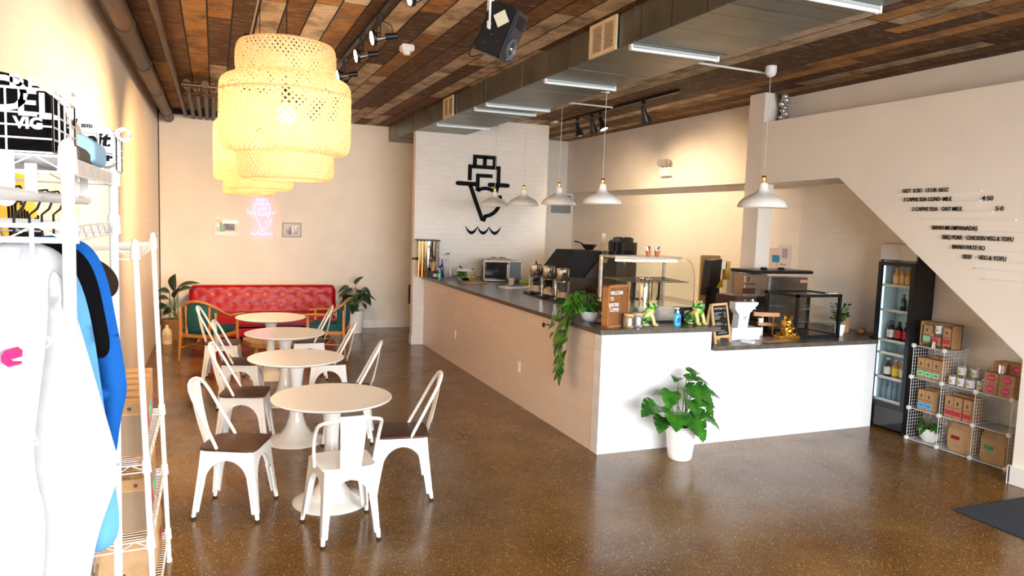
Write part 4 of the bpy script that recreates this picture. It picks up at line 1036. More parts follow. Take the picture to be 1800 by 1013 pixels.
S('clutter_tray', MB().box((0, 0, .01), (.34, .22, .02), .006).ell((.05, 0, .03), (.06, .04, .02), 8).ell((-.08, .02, .03), (.05, .05, .018), 8), mat('straw_tray', (.40, .32, .20), .6), 'pale tray of odds and ends on top of the countertop oven', 'tray', (3.95, 10.08, Z1+.311), R(-14))
S('paper_cup', MB().lathe([(0, 0), (.032, 0), (.045, .10), (.040, .10), (.028, .005), (0, .005)], n=20), mat('pink_paper', (.62, .46, .40), .5), 'short pale paper cup on the bar before the oven', 'cup', (3.86, 9.35, Z1))
cu_ = T('green_packet', 'yellow green packet lying on the bar by the pastry trays', 'packet', (4.07, 9.32, Z1)); P('packet', MB().ell((0, 0, .045), (.11, .07, .045), 14), mat('lime_film', (.30, .40, .04), .4), cu_)
S('black_pouch', MB().ell((0, 0, .05), (.13, .08, .05), 14), M_blackmatte, 'black cloth pouch slumped beside the yellow green packet', 'pouch', (4.27, 9.35, Z1))
S('yellow_board', MB().box((0, 0, .012), (.42, .22, .024), .004), mat('yellow_board_c', (.62, .46, .16), .5), 'pale yellow board behind the steel drip brewers', 'board', (4.12, 8.98, .0+Z1-.0), 0)
pp = T('paper_stack', 'small stack of blue and white leaflets on the bar', 'leaflets', (3.72, 8.95, Z1)); pp.rotation_euler = (0, 0, R(14))
P('sheets', MB().box((0, 0, .012), (.34, .20, .024), .002), mat('white_paper', (.78, .78, .76), .6), pp)
P('blue_print', MB().box((-.03, -.02, .026), (.12, .14, .003)), mat('blue_ink', (.10, .30, .62), .5), pp)
P('wrapper', MB().box((.085, -.01, .027), (.05, .16, .004)), mat('navy_ink', (.03, .04, .22), .5), pp)
# three drip brewers: steel cylinder over a glass jar on a black stand
def brewer(x, y, lab, h=.0):
    t = T('drip_brewer', lab, 'coffee brewer', (x, y, Z1), 0, 'drip coffee brewers on the bar')
    P('base', MB().box((-.02, -.05, .014), (.24, .24, .028), .008), M_black, t)
    P('jar', MB().lathe([(0, .03), (.062, .03), (.066, .04), (.066, .20), (.058, .215), (.055, .215), (.062, .20), (.062, .045), (0, .036)], n=28), M_glass, t)
    P('coffee', MB().lathe([(0, .038), (.058, .038), (.058, .10), (0, .10)], n=24), mat('milky_tan', (.70, .46, .30), .3), t)
    P('filter', MB().lathe([(0, .215), (.066, .215), (.066, .222), (.072, .232), (.073, .35), (.078, .355), (.078, .362), (.05, .375), (0, .38)], n=32), M_chrome, t)
    P('lid_knob', MB().lathe([(0, 0), (.010, 0), (.014, .02), (.008, .03), (0, .03)], (0, 0, .378), 14), M_black, t)
    P('collar', MB().lathe([(.069, .212), (.075, .214), (.075, .224), (.069, .226)], n=28), M_dsteel, t)
    P('frame_rod', MB().cyl((.085, 0, .02), (.085, 0, .23), .0035, n=8).cyl((-.085, 0, .02), (-.085, 0, .23), .0035, n=8).cyl((-.085, 0, .22), (.12, 0, .22), .004, n=8), M_chrome, t)
    return t
brewer(3.72, 8.22, 'steel and glass drip coffee brewer, leftmost of three on the bar')
brewer(3.70, 7.80, 'steel and glass drip coffee brewer, middle of three on the bar')
brewer(3.70, 7.42, 'steel and glass drip coffee brewer, rightmost of three, behind the pothos')
# black thing lying by pot
S('sunglasses', MB().ell((0, 0, .012), (.04, .014, .01), 10).ell((.085, .01, .012), (.04, .014, .01), 10).tube([(.0, 0, .014), (.04, .004, .02), (.085, .01, .014)], .003, 6), M_black, 'small black folded tool lying on the bar in front of the white bowl', 'tool', (3.10, 5.58, Z1))
# letter board
ls = T('letter_board', 'brown letter board reading WELCOME TO @VIETFIVE COFFEE', 'sign', (3.12, 5.39, Z1), R(18)); ls.scale = (.88, 1, 1.08)
P('frame', MB().bx(0, .018, -.012, .055, 0, .34).bx(.302, .32, -.012, .055, 0, .34).bx(0, .32, -.012, .055, .322, .34).bx(0, .32, -.012, .055, 0, .018), wood('board_frame', (.33, .13, .035), (.42, .18, .055), .4, 3, (1, 1, 6)), ls)
P('board', MB().bx(.018, .302, .008, .05, .018, .322), M_bwood, ls)
mb = MB()
for s_, z, x in (('WELCOME', .262, .055), ('TO', .215, .055), ('@VIETFIVE', .165, .035), ('COFFEE', .125, .055)): text_bm(mb, s_,   .042, face_my(x, .008, z), .002, .0003, xs=.92 if s_[0] != '@' else .75)
P('letters', mb, M_white, ls)
# cork jars
def corkjar(x, y, lab, fill):
    t = T('cork_jar', lab, 'jar', (x, y, Z1), 0, 'cork-lidded jars by the letter board')
    P('jar', MB().lathe([(0, 0), (.044, 0), (.048, .01), (.048, .095), (.042, .105), (0, .105)], n=24), fill, t)
    P('cork_lid', MB().lathe([(0, .105), (.046, .105), (.046, .122), (0, .122)], n=24), M_lwood, t)
    P('label', MB().lathe([(.0485, .02), (.0485, .085)], n=24, sx=1), M_steel, t)
corkjar(3.335, 5.375, 'cork-lidded glass jar, left of two beside the letter board', noisy('beans_fill', (.45, .30, .12), .25, .4, 60))
corkjar(3.455, 5.42, 'cork-lidded glass jar, right of two beside the letter board', noisy('grey_fill', (.45, .44, .46), .25, .4, 60))
# ceramic lions
M_lion = None
def lion_mat():
    mt = mat('lion_glaze', (.05, .30, .06), .12, coat=.6); t = NT(mt); ob = t.obj()
    nz = t.n('ShaderNodeTexNoise', {'Vector': ob, 'Scale': 16.0, 'Detail': 2.0}).outputs[0]
    t.out('Base Color', t.ramp(nz, [(.36, (.015, .09, .015)), (.46, (.04, .30, .05)), (.54, (.45, .50, .06)), (.60, (.70, .62, .20)), (.66, (.02, .10, .22))])); return mt
M_lion = lion_mat(); M_liony = mat('lion_cream', (.66, .60, .22), .15, coat=.5)
def lion(x, y, rz, lab, s=1.0):
    t = T('ceramic_lion', lab, 'figurine', (x, y, Z1), rz, 'green glazed guardian lions'); t.scale = (1.3*s, 1.2*s, 1.02*s)
    rd = random.Random(11)
    mb = MB()  # front faces -y ; seated: chest upright, haunches behind
    mb.tube([(0, .055, .04), (0, .035, .075), (0, .0, .105), (0, -.015, .135), (0, -.015, .155)], .04, 14, radii=[.046, .048, .042, .036, .03])
    mb.ell((-.035, .05, .035), (.028, .045, .035), 12); mb.ell((.035, .05, .035), (.028, .045, .035), 12)
    mb.ell((0, -.022, .172), (.036, .036, .034), 14); mb.ell((0, -.055, .162), (.022, .018, .016), 12)
    for k in range(14):
        a = 2*pi*k/14; mb.ell((.034*cos(a), -.002+.01*sin(a*2), .168+.036*sin(a)), (.012, .016, .012), 8)
    mb.ell((0, -.058, .180), (.010, .010, .008), 8)
    P('body', mb, M_lion, t)
    mb = MB()
    for sx in (-1, 1):
        mb.tube([(sx*.026, -.015, .11), (sx*.03, -.035, .06), (sx*.03, -.045, .015)], .016, 10, radii=[.018, .014, .013]); mb.ell((sx*.03, -.055, .012), (.017, .022, .012), 10)
        mb.ell((sx*.045, .02, .012), (.018, .03, .012), 10)
        mb.ell((sx*.030, -.005, .204), (.008, .006, .014), 8)
    P('paws', mb, M_liony, t, 'yellow glazed paws and ears')
    P('tail', MB().tube([(0, .09, .03), (0, .115, .06), (0, .11, .10), (0, .09, .115)], .016, 10, radii=[.014, .022, .024, .008]), M_lion, t)
    P('eyes', MB().ell((-.014, -.052, .182), (.006, .005, .006), 8).ell((.014, -.052, .182), (.006, .005, .006), 8), M_white, t)
lion(3.59, 5.46, R(62), 'green and yellow glazed lion figurine turned sideways, beside the cork jars')
lion(4.105, 5.44, R(8), 'green glazed lion figurine facing the room at the bar corner')
sn = T('sanitizer_bottle', 'clear pump bottle of blue hand sanitizer between the two lions', 'bottle', (3.875, 5.42, Z1)); pump(sn, mat('blue_gel', (.04, .42, .62), .08), .165, .036)
P('bottle_label', MB().bx(-.02, .02, -.0265, -.0255, .03, .075), mat('blue_print2', (.03, .10, .45), .4), sn)

# curved glass pastry case
gc = T('pastry_case', 'curved glass pastry display case on the bar', 'display case', (3.44, 5.60, Z1))
W_, D_, H_ = .74, .52, .60
P('base', MB().bx(0, W_, 0, D_, .02, .15, .004), M_steel, gc)
P('foot_plinth', MB().bx(.01, W_-.01, .01, D_, 0, .02), M_black, gc)
P('side_vent', MB().bx(W_*.72, W_-.01, -.003, .002, .03, .14), M_blackmatte, gc)
curve = [(.0, .15), (.0, .38)]+[(.14-.14*cos(a), .38+.20*sin(a)) for a in [pi/2*k/8 for k in range(1, 9)]]+[(.30, .585)]
mb = MB(); mb.grid([[(x, y, z) for y, z in curve] for x in (0.004, W_-.004)]); solid(mb, .005)
P('front_glass', mb, M_cglass, gc)
side = [(y, z) for y, z in curve]+[(D_, .585), (D_, .15)]
for x in (0, W_-.006): P('side_glass', MB().prism(side, 'x', x, x+.006), M_cglass, gc)
P('top_panel', MB().bx(-.004, W_+.004, .22, D_, .582, .60, .003), M_steel, gc)
PP('frame_post', [MB().bx(-.003, .022, D_-.03, D_, .15, .585), MB().bx(W_-.022, W_+.003, D_-.03, D_, .15, .585)], M_steel, gc)
P('rear_panel', MB().bx(.02, W_-.02, D_-.012, D_-.006, .15, .56), M_cglass, gc)
P('reflection_strip', MB().bx(.03, W_-.03, .25, .285, .55, .572, .004), mat('case_reflection', (1, .9, .7), .4, emit=(1, .72, .38), es=1.6), gc)  # glowing strip stands in for a dim reflection, no lamp here
mb = MB()
for k in range(24): mb.cyl((.03+k*.0295, .06, .37), (.03+k*.0295, D_-.04, .385), .002, n=6)
for y in (.06, .2, .34, D_-.04): mb.cyl((.03, y, .37+.015*(y-.06)/.42), (W_-.03, y, .37+.015*(y-.06)/.42), .003, n=6)
P('wire_shelf', mb, M_chrome, gc)
for k, (x, r_, h_, lab) in enumerate(((.27, .045, .20, 'clear glass cup stack inside the pastry case, left one'), (.42, .05, .24, 'steel canister inside the pastry case'), (.55, .045, .21, 'clear glass cup stack inside the pastry case, right one'))):
    S('canister', MB().lathe([(0, 0), (r_, 0), (r_, h_), (r_*.9, h_+.01), (0, h_+.01)], n=24), M_chrome if k == 1 else M_glass, lab, 'canister', (3.44+x, 5.60+.36, Z1+.151))
def tinyplant(x, y, lab, seed):
    t = T('mini_plant', lab, 'potted plant', (x, y, Z1+.601)); rd = random.Random(seed)
    P('pot', MB().lathe([(0, 0), (.020, 0), (.026, .04), (.029, .04), (.029, .052), (.024, .052), (.022, .045), (0, .045)], n=20), mat('terracotta', (.55, .16, .06), .6), t)
    mb = MB()
    for k in range(16): a = rd.uniform(0, 6.28); leaf(mb, (.008*cos(a), .008*sin(a), .05+rd.uniform(0, .03)), (cos(a), sin(a), rd.uniform(.2, 1.2)), (0, 0, 1), .035, .018, .2, 'oval', n=4)
    P('foliage', mb, noisy('purple_leaf', (.20, .06, .28), .5, .3, 30, col2=(.08, .14, .08)), t, recalc=False, sharp=70)
    P('tag', MB().bx(-.03, -.008, -.01, -.008, .05, .09), M_white, t)
tinyplant(3.845, 5.90, 'tiny purple plant in a terracotta pot on the pastry case, left of two', 1)
tinyplant(3.945, 5.90, 'tiny purple plant in a terracotta pot on the pastry case, right of two', 2)

# behind the bar: range with slanted hood, pan, rolls, chair-back shape, bags, dispensers
pc = T('sandwich_station', 'black refrigerated prep station with slanted lid and steel end, behind the bar', 'kitchen unit', (4.42, 9.0, 0))
P('body', MB().bx(.02, 1.0, .1, .9, 0, 1.22, .01), M_dsteel, pc)
P('slanted_lid', MB().prism([(0, 1.22), (.30, 1.60), (.72, 1.60), (.72, 1.56), (.52, 1.22)], 'y', .1, .72), M_blackmatte, pc)
P('end_cover', MB().prism([(.42, 1.22), (.70, 1.55), (1.0, 1.55), (1.0, 1.22)], 'y', .02, .1), M_dsteel, pc)
P('top_rail', MB().bx(.68, 1.06, .0, .5, 1.55, 1.61, .006), M_steel, pc)
P('end_post', MB().bx(1.03, 1.07, .0, .05, .9, 1.56), M_steel, pc)
P('paper_strip', MB().bx(.70, .95, -.006, 0, 1.44, 1.50), mat('cream_card', (.72, .60, .42), .6), pc)
pn = T('frying_pan', 'dark round wok with a handle on the prep station', 'pan', (5.0, 9.22, 1.611))
P('bowl', MB().lathe([(0, 0), (.05, 0), (.10, .05), (.115, .08), (.11, .08), (.045, .008), (0, .008)], n=24), M_dsteel, pn)
P('handle', MB().tube([(-.10, 0, .08), (-.17, 0, .11), (-.24, 0, .12)], .010, 8), M_black, pn)
S('paper_roll', MB().lathe([(0, 0), (.035, 0), (.035, .25), (0, .25)], n=20), mat('paper_pinkish', (.78, .66, .58), .7), 'upright cream paper roll on the prep station', 'paper roll', (5.19, 9.15, 1.611))
pr_ = T('prep_table', 'low steel prep table in front of the black prep station', 'table', (4.72, 8.2, 0))
P('tabletop', MB().bx(0, .30, 0, .60, .86, .90, .004), M_steel, pr_)
for x_, y_ in ((.03, .03), (.27, .03), (.03, .57), (.27, .57)): P('leg', MB().cyl((x_, y_, 0), (x_, y_, .86), .02, n=10), M_steel, pr_)
gr = T('coffee_grinder', 'tall black rounded machine on the back counter behind the pastry case', 'machine', (5.20, 8.62, 0))
P('stand', MB().bx(-.15, .16, -.12, .16, .0, 1.5, .01), M_dsteel, gr)
P('hood', MB().box((0, 0, 1.65), (.34, .30, .32), .06), mat('gloss_black', (.01, .01, .011), .12, coat=.5), gr)
P('hinge', MB().box((-.20, -.02, 1.70), (.05, .10, .16), .02).box((-.19, -.02, 1.50), (.03, .08, .10), .01), M_black, gr)
P('vent_cap', MB().bx(-.10, -.04, -.05, .05, 1.805, 1.82).bx(.04, .10, -.05, .05, 1.805, 1.82), M_black, gr)
S('paper_bag', MB().box((0, 0, .11), (.16, .10, .22), .004).tube([(-.03, -.05, .22), (-.03, -.05, .27), (.03, -.05, .27), (.03, -.05, .22)], .004, 6), M_bwood, 'brown handled paper bag standing behind the bar', 'bag', (4.92, 8.62, .90))
S('black_basket', MB().box((0, 0, .10), (.20, .16, .20), .02).tube([(-.06, 0, .2), (-.04, 0, .28), (.04, 0, .28), (.06, 0, .2)], .008, 6), M_black, 'black container with a hoop handle behind the bar', 'container', (4.88, 8.32, .90))
S('sheet_pan_rack', MB().box((0, 0, .36), (.28, .06, .70), .006), mat('tan_board', (.33, .22, .09), .5), 'tall brown board leaning on the tiled wall behind the pastry case', 'board', (6.28, 8.1, .90), R(-8))
S('grey_box', MB().box((0, 0, .28), (.16, .12, .56), .01), mat('grey_panel', (.30, .28, .26), .5), 'narrow grey bin against the right tiled wall', 'bin', (6.42, 7.75, .90))
pd = T('soap_dispenser', 'black wall dispenser with a yellow tag beside the column', 'dispenser', (5.78, 7.35, 1.14))
P('body', MB().prism([(-.10, .0), (-.06, .44), (.10, .46), (.08, .06)], 'y', 0, .14), M_black, pd)
P('lever', MB().box((-.07, .0, .06), (.10, .10, .14), .02), M_black, pd)
P('spool', MB().cyl((.13, .0, .38), (.13, .06, .38), .05, n=20), M_white, pd)
P('warning_tag', MB().prism([(.02, .10), (.12, .10), (.12, .24)], 'y', -.012, -.006), mat('yellow_tag', (.80, .65, .03), .5), pd)
P('stand', MB().bx(-.03, .10, .02, .12, -.24, .06), M_black, pd)
P('yellow_post', MB().bx(.16, .23, .0, .06, .20, .43), mat('mustard', (.60, .40, .06), .5), pd)
# espresso machine
es_ = T('espresso_machine', 'wide steel espresso machine with a black top tray, behind the register', 'coffee machine', (5.03, 5.965, Z2))
P('body', MB().bx(.41, 1.10, .20, .46, .03, .56, .01), M_steel, es_)
P('side_panel', MB().bx(.375, .41, .0, .46, .0, .58, .004), M_steel, es_)
P('group_panel', MB().bx(.06, .37, .02, .20, .37, .60, .012), mat('warm_steel', (.50, .38, .28), .25, .9), es_)
mb = MB(); mb.tube([(.10, .016, .53), (.115, .016, .55), (.105, .016, .565), (.12, .016, .575)], .004, 6)
mb.tube([(.04+.01*k, .016, .505+.008*sin(k*1.9)) for k in range(17)], .0025, 5); P('maker_mark', mb, M_ink, es_)
P('display', MB().bx(.04, .20, .012, .02, .40, .46), mat('display_brown', (.05, .02, .015), .15), es_)
P('group_head', MB().bx(0, .27, .06, .40, .26, .37, .006), M_dsteel, es_)
P('portafilter', MB().tube([(.08, .02, .34), (.06, -.0, .24)], .007, 6).tube([(.16, .02, .34), (.14, 0, .24)], .007, 6).tube([(.18, .02, .34), (.20, 0, .24)], .007, 6).cyl((.13, .0, .25), (.21, .0, .25), .006), M_chrome, es_)
P('drip_tray', MB().bx(-.02, .29, .0, .42, .0, .10, .006), M_dsteel, es_)
P('back_splash', MB().bx(0, .28, .36, .40, .10, .26), M_blackmatte, es_)
P('top_tray', MB().bx(.22, 1.04, .06, .46, .605, .64, .012), M_black, es_)
P('tray_knob', MB().box((.46, .2, .652), (.06, .06, .03), .008).box((.70, .2, .652), (.06, .06, .03), .008), M_black, es_)
P('sticker', MB().bx(.98, 1.08, .195, .2, .50, .53), mat('sticker_red', (.6, .25, .2), .5), es_)
S('wall_poster', MB().bx(6.552, 6.559, 7.14, 7.36, 1.50, 1.76), mat('poster_tan', (.66, .52, .46), .6), 'small tan notice on the tiles right of the column', 'notice')
wp_ = T('wall_poster', 'white notice with a blue corner patch on the tiles above the espresso machine', 'notice', (6.553, 7.12, 1.50))
P('paper', MB().bx(0, .006, -.22, 0, .0, .30), mat('poster_white', (.70, .62, .62), .6), wp_)
P('blue_patch', MB().bx(-.002, .0, -.03, .10, .08, .17), mat('blue_patch', (.03, .24, .50), .5), wp_)
P('print', MB().bx(-.002, 0, -.16, -.07, .14, .26).bx(-.002, 0, -.14, -.04, .05, .07), mat('grey_print', (.40, .36, .38), .6), wp_)

# register, A-board, candle stand, gold cat, black glass cabinet
rg = T('card_register', 'white tablet register stand on its white cash box', 'register', (4.74, 5.62, Z2), R(-4))
P('cash_box', MB().box((.02, .03, .06), (.32, .26, .12), .006), M_white, rg)
P('box_foot', MB().bx(-.12, .16, -.08, .14, 0, .006), M_black, rg)
P('stand', MB().prism([(-.06, .12), (.05, .12), (.07, .26), (.16, .345), (.16, .365), (-.10, .365), (-.10, .30), (-.05, .24)], 'y', -.07, .03), mat('white_gloss', (.84, .85, .87), .2), rg)
mb = MB(); mb.tube([(x*.015+.012, -.073, z*.015+.215) for x, z in rrect(2, 2, .5, 3)], .0018, 5, closed=True).box((.012, -.073, .215), (.010, .003, .010)); P('square_mark', mb, mat('grey_mark', (.12, .14, .18), .4), rg)
S('card_reader', MB().box((0, 0, .012), (.06, .13, .024), .008), M_white, 'small white card reader lying before the register', 'card reader', (4.66, 5.38, Z2), R(25))
S('white_cup', MB().lathe([(0, 0), (.028, 0), (.042, .075), (.037, .075), (.025, .006), (0, .006)], n=22), M_white, 'white cup on the lower counter left of the chalk board', 'cup', (4.36, 5.62, Z2))
S('white_cup', MB().lathe([(0, 0), (.03, 0), (.044, .08), (.039, .08), (.027, .006), (0, .006)], n=22), M_white, 'white cup on the lower counter behind the chalk board', 'cup', (4.52, 5.66, Z2))
ab = T('chalk_board', 'small folding chalkboard with chalk writing in a pine frame on the counter', 'sign', (4.40, 5.42, Z2), R(16))
q = Matrix.Rotation(R(-11), 4, 'X')
def tl(mb_, Q): r_ = MB(); r_.join(mb_.bm, Q); return r_
P('front_frame', tl(MB().bx(-.125, -.103, -.008, .008, 0, .375).bx(.103, .125, -.008, .008, 0, .375).bx(-.125, .125, -.008, .008, .353, .375).bx(-.103, .103, -.008, .008, .05, .072), q), M_lwood, ab)
P('board', tl(MB().bx(-.103, .103, -.004, .004, .072, .353), q), M_screen, ab)
qb = Matrix.Translation((0, .145, 0)) @ Matrix.Rotation(R(11), 4, 'X')
P('back_frame', tl(MB().bx(-.125, -.103, -.008, .008, 0, .37).bx(.103, .125, -.008, .008, 0, .37).bx(-.103, .103, -.004, .004, .06, .36), qb), M_lwood, ab)
mb = MB(); rd = random.Random(31)
def scribble(mb, x0, x1, z, h, y, r, wl=.007):
    n = max(4, int((x1-x0)/wl*2)); mb.tube([(x0+(x1-x0)*k/n+rd.uniform(-.001, .001), y, z+(h/2 if k % 2 else -h/2)*rd.uniform(.4, 1)) for k in range(n+1)], r, 4)
scribble(mb, -.085, .045, .325, .022, -.006, .0014, .012); scribble(mb, .06, .085, .325, .02, -.006, .0014, .012)
for z, a, b_ in ((.285, -.09, .02), (.268, -.09, -.03), (.248, -.09, .0), (.230, -.09, -.02), (.19, -.09, -.01), (.175, -.085, .02), (.16, -.09, -.05), (.115, -.05, .04), (.095, -.06, .07)): scribble(mb, a, b_, z, .010, -.006, .0009, .006)
for z in (.285, .268, .248, .17): scribble(mb, .05, .08, z, .008, -.006, .0009, .006)
P('chalk_writing', tl(mb, q), M_chalk, ab)
cs = T('candle_stand', 'two-tier orange wood stand holding small white candles', 'stand', (5.21, 5.75, Z2), R(-25))
P('shelf', MB().box((0, 0, .115), (.20, .07, .032), .004).box((-.02, 0, .215), (.26, .08, .04), .004), M_owood, cs)
P('leg', MB().bx(-.06, -.05, -.02, .02, 0, .20).bx(.05, .06, -.02, .02, 0, .20), M_owood, cs)
PP('candle', [MB().cyl((-.07, -.01, .0), (-.07, -.01, .08), .028), MB().cyl((-.07, -.01, .131), (-.07, -.01, .175), .028)], M_pot, cs)
S('desk_mat', MB().box((0, 0, .002), (.34, .22, .004)), mat('pink_mat', (.45, .27, .20), .3), 'thin pinkish sheet on the counter before the candle stand', 'mat', (5.03, 5.50, Z2), R(10))
gt = T('lucky_cat', 'shiny gold seated cat figurine on a gold base', 'figurine', (5.24, 5.50, Z2), R(-8))
P('base', MB().box((0, 0, .02), (.24, .12, .04), .012), M_gold, gt)
mb = MB(); mb.ell((0, 0, .095), (.065, .052, .065), 18); mb.ell((0, -.01, .175), (.046, .042, .038), 18); mb.ell((0, -.045, .165), (.018, .012, .012), 10)
for sx in (-1, 1):
    mb.prism([(sx*.018, .20), (sx*.043, .195), (sx*.036, .232)], 'y', -.02, .005); mb.ell((sx*.045, -.035, .05), (.025, .035, .02), 12); mb.ell((sx*.055, -.02, .11), (.02, .028, .018), 10)
mb.ell((0, -.05, .085), (.04, .02, .035), 12)
P('body', mb, M_gold, gt)
P('raised_paw', MB().tube([(-.05, -.02, .12), (-.085, -.03, .15), (-.08, -.035, .195)], .016, 10, radii=[.018, .015, .018]), M_gold, gt)
P('coin', MB().cyl((-.075, -.06, .165), (-.078, -.05, .165), .028, n=20), mat('amber_disc', (.80, .38, .08), .3, .6), gt)
rd = random.Random(2); mb = MB()
for k in range(26): mb.ell((rd.uniform(-.11, .11), rd.uniform(-.06, .05), .045+rd.uniform(0, .015)), (.014, .014, .009), 8)
P('coin_heap', mb, M_gold, gt)
bc = T('glass_cabinet', 'black framed glass countertop display cabinet with two glass shelves', 'display case', (5.34, 5.49, Z2))
W_, D_, H_ = .585, .45, .44
mb = MB(); f = .028
for x in (0, W_-f):
    for y in (0, D_-f): mb.bx(x, x+f, y, y+f, 0, H_)
for z in (0, H_-f):
    for y in (0, D_-f): mb.bx(0, W_, y, y+f, z, z+f)
    for x in (0, W_-f): mb.bx(x, x+f, 0, D_, z, z+f)
P('frame', mb, M_black, bc)
P('floor_panel', MB().bx(f, W_-f, f, D_-f, .005, .02), M_dsteel, bc)
P('glass_front', MB().bx(f, W_-f, .010, .014, f, H_-f), M_glass, bc); P('glass_left', MB().bx(.010, .014, f, D_-f, f, H_-f), M_glass, bc)
P('glass_right', MB().bx(W_-.014, W_-.010, f, D_-f, f, H_-f), M_glass, bc); P('glass_top', MB().bx(f, W_-f, f, D_-f, H_-.012, H_-.008), M_glass, bc)
for z in (.155, .285): P('glass_shelf', MB().bx(.02, W_-.02, .03, D_-.03, z, z+.006), mat('shelf_edge_glass', (.62, .72, .68), .05, trans=.8, ior=1.2), bc)
P('door_knob', MB().cyl((W_*.6, D_, .12), (W_*.6, D_+.02, .12), .012), M_chrome, bc)
P('price_strip', MB().bx(W_-.14, W_-.01, .05, .09, H_, H_+.008), M_white, bc)
S('paper_bag', MB().box((0, 0, .10), (.13, .12, .20), .01), M_kraft, 'crumpled kraft bag on the worktop behind the white potted sprigs', 'bag', (6.22, 5.75, Z2), R(20))
S('brown_pouch', MB().ell((0, 0, .035), (.05, .06, .035), 12), M_bwood, 'small brown pouch on the worktop near the fridge', 'pouch', (6.36, 5.62, Z2))
S('hanging_cloth', MB().box((0, 0, 0), (.07, .08, .36), .03).cyl((0, 0, .17), (0, -.04, .22), .006), M_blackmatte, 'dark cloth hung on the hidden side of the tiled partition end', 'cloth', (2.875, 11.145, .78))

# ================================================================ drinks fridge (front faces -x)
fr = T('drinks_fridge', 'tall slim black glass-door drinks fridge under the stair slope', 'fridge', (6.27, 4.955, 0))
FW, FD, FH = .415, .275, 1.885
P('shell', MB().bx(FD-.01, FD, 0, FW, 0, FH).bx(0.02, FD, 0, .022, 0, FH).bx(.02, FD, FW-.022, FW, 0, FH).bx(.02, FD, .022, FW-.022, FH-.16, FH).bx(.02, FD, .022, FW-.022, .03, .27), M_black, fr)
P('liner', MB().bx(FD-.014, FD-.010, .022, FW-.022, .27, FH-.16).bx(.03, FD-.01, .022, .026, .27, FH-.16).bx(.03, FD-.01, FW-.026, FW-.022, .27, FH-.16), mat('fridge_liner', (.55, .70, .76), .35), fr)
P('header', MB().bx(0, .02, .004, FW-.004, 1.725, FH-.004, .003), mat('header_white', (.72, .69, .68), .35), fr)
dr = P('door', MB().bx(-.012, .02, 0, .042, .24, 1.70).bx(-.012, .02, FW-.036, FW, .24, 1.70).bx(-.012, .02, .042, FW-.036, .24, .285).bx(-.012, .02, .042, FW-.036, 1.665, 1.70), M_black, fr)
P('door_glass', MB().bx(0, .005, .042, FW-.036, .285, 1.665), M_glass, dr)
P('kick_panel', MB().bx(-.005, .02, .0, FW, .03, .235, .004), mat('gloss_black', (.01, .01, .011), .12), fr)
P('light_tube', MB().bx(.035, .055, FW-.032, FW-.027, .3, 1.66), mat('fridge_light', (.8, .95, 1), .4, emit=(.62, .88, 1.0), es=.7), fr)
SH = [1.465, 1.214, .908, .778, .529, .30]
for z in SH: P('shelf', MB().bx(.03, FD-.015, .028, FW-.028, z-.012, z).bx(.024, .034, .028, FW-.028, z-.014, z+.012), mat('fridge_shelf', (.72, .72, .66), .4), fr)
M_or = mat('orange_juice', (.85, .33, .02), .2, coat=.5); M_orc = mat('orange_cap', (.75, .30, .04), .4); M_gb = mat('green_bottle_glass', (.015, .12, .04), .1, coat=.5)
M_cola = mat('cola_dark', (.035, .012, .014), .1, coat=.5); M_wl = mat('label_white', (.78, .77, .74), .5); M_rl = mat('label_red', (.62, .03, .05), .4); M_yl = mat('label_yellow', (.85, .60, .02), .4)
M_wat = mat('water_bottle', (.45, .62, .72), .08, trans=.6, ior=1.2); M_wc = mat('water_cap', (.12, .35, .65), .4)
def fb(y, z, h, r, body, capm, lab, label, cat='bottle', x=6.36): bottle('drink_bottle', label, (x, y, z), h, r, body, capm, lab, cat, neck=.28, nr=.42, shoulder=.6, n=14)
pos4 = [(5.235, 'leftmost'), (5.165, 'second from left'), (5.095, 'third from left'), (5.03, 'rightmost')]
for y, w_ in pos4: fb(y, SH[0], .175, .029, M_or, M_orc, mat('label_cream', (.80, .55, .25), .5), 'orange juice bottle on the top fridge shelf, '+w_)
for y, w_ in ((5.13, 'left one'), (5.05, 'right one')): fb(y, SH[1], .17, .029, M_gb, M_gb, None, 'green glass bottle on the second fridge shelf, '+w_)
for y, l_, w_ in ((5.245, M_wl, 'with a white label'), (5.155, M_rl, 'with a red label, middle'), (5.065, M_rl, 'with a red label, right')): fb(y, SH[2], .20, .037, M_cola, M_black, l_, 'dark soda bottle on the third fridge shelf '+w_)
for y, w_ in ((5.26, 'leftmost'), (5.19, 'second'), (5.12, 'third'), (5.05, 'rightmost')): S('glass_bottle', MB().lathe([(0, 0), (.026, 0), (.027, .07), (.014, .095), (.014, .11), (0, .11)], n=14), M_glass, 'small clear bottle on the fourth fridge shelf, '+w_, 'bottle', (6.36, y, SH[3]))
for y, b_, l_, w_ in ((5.25, M_cola, M_wl, 'dark bottle with a white label'), (5.155, mat('amber_tea', (.5, .22, .02), .15, coat=.4), M_yl, 'amber bottle with a yellow label'), (5.07, mat('pale_tea', (.55, .36, .12), .15, coat=.4), M_wl, 'pale brown bottle')): fb(y, SH[4], .19, .036, b_, M_trim, l_, w_+' on the fifth fridge shelf')
for y, w_ in ((5.27, 'leftmost'), (5.205, 'second from left'), (5.14, 'third from left'), (5.075, 'rightmost')): fb(y, SH[5], .19, .029, M_wat, M_wc, None, 'water bottle at the bottom of the fridge, front row '+w_)

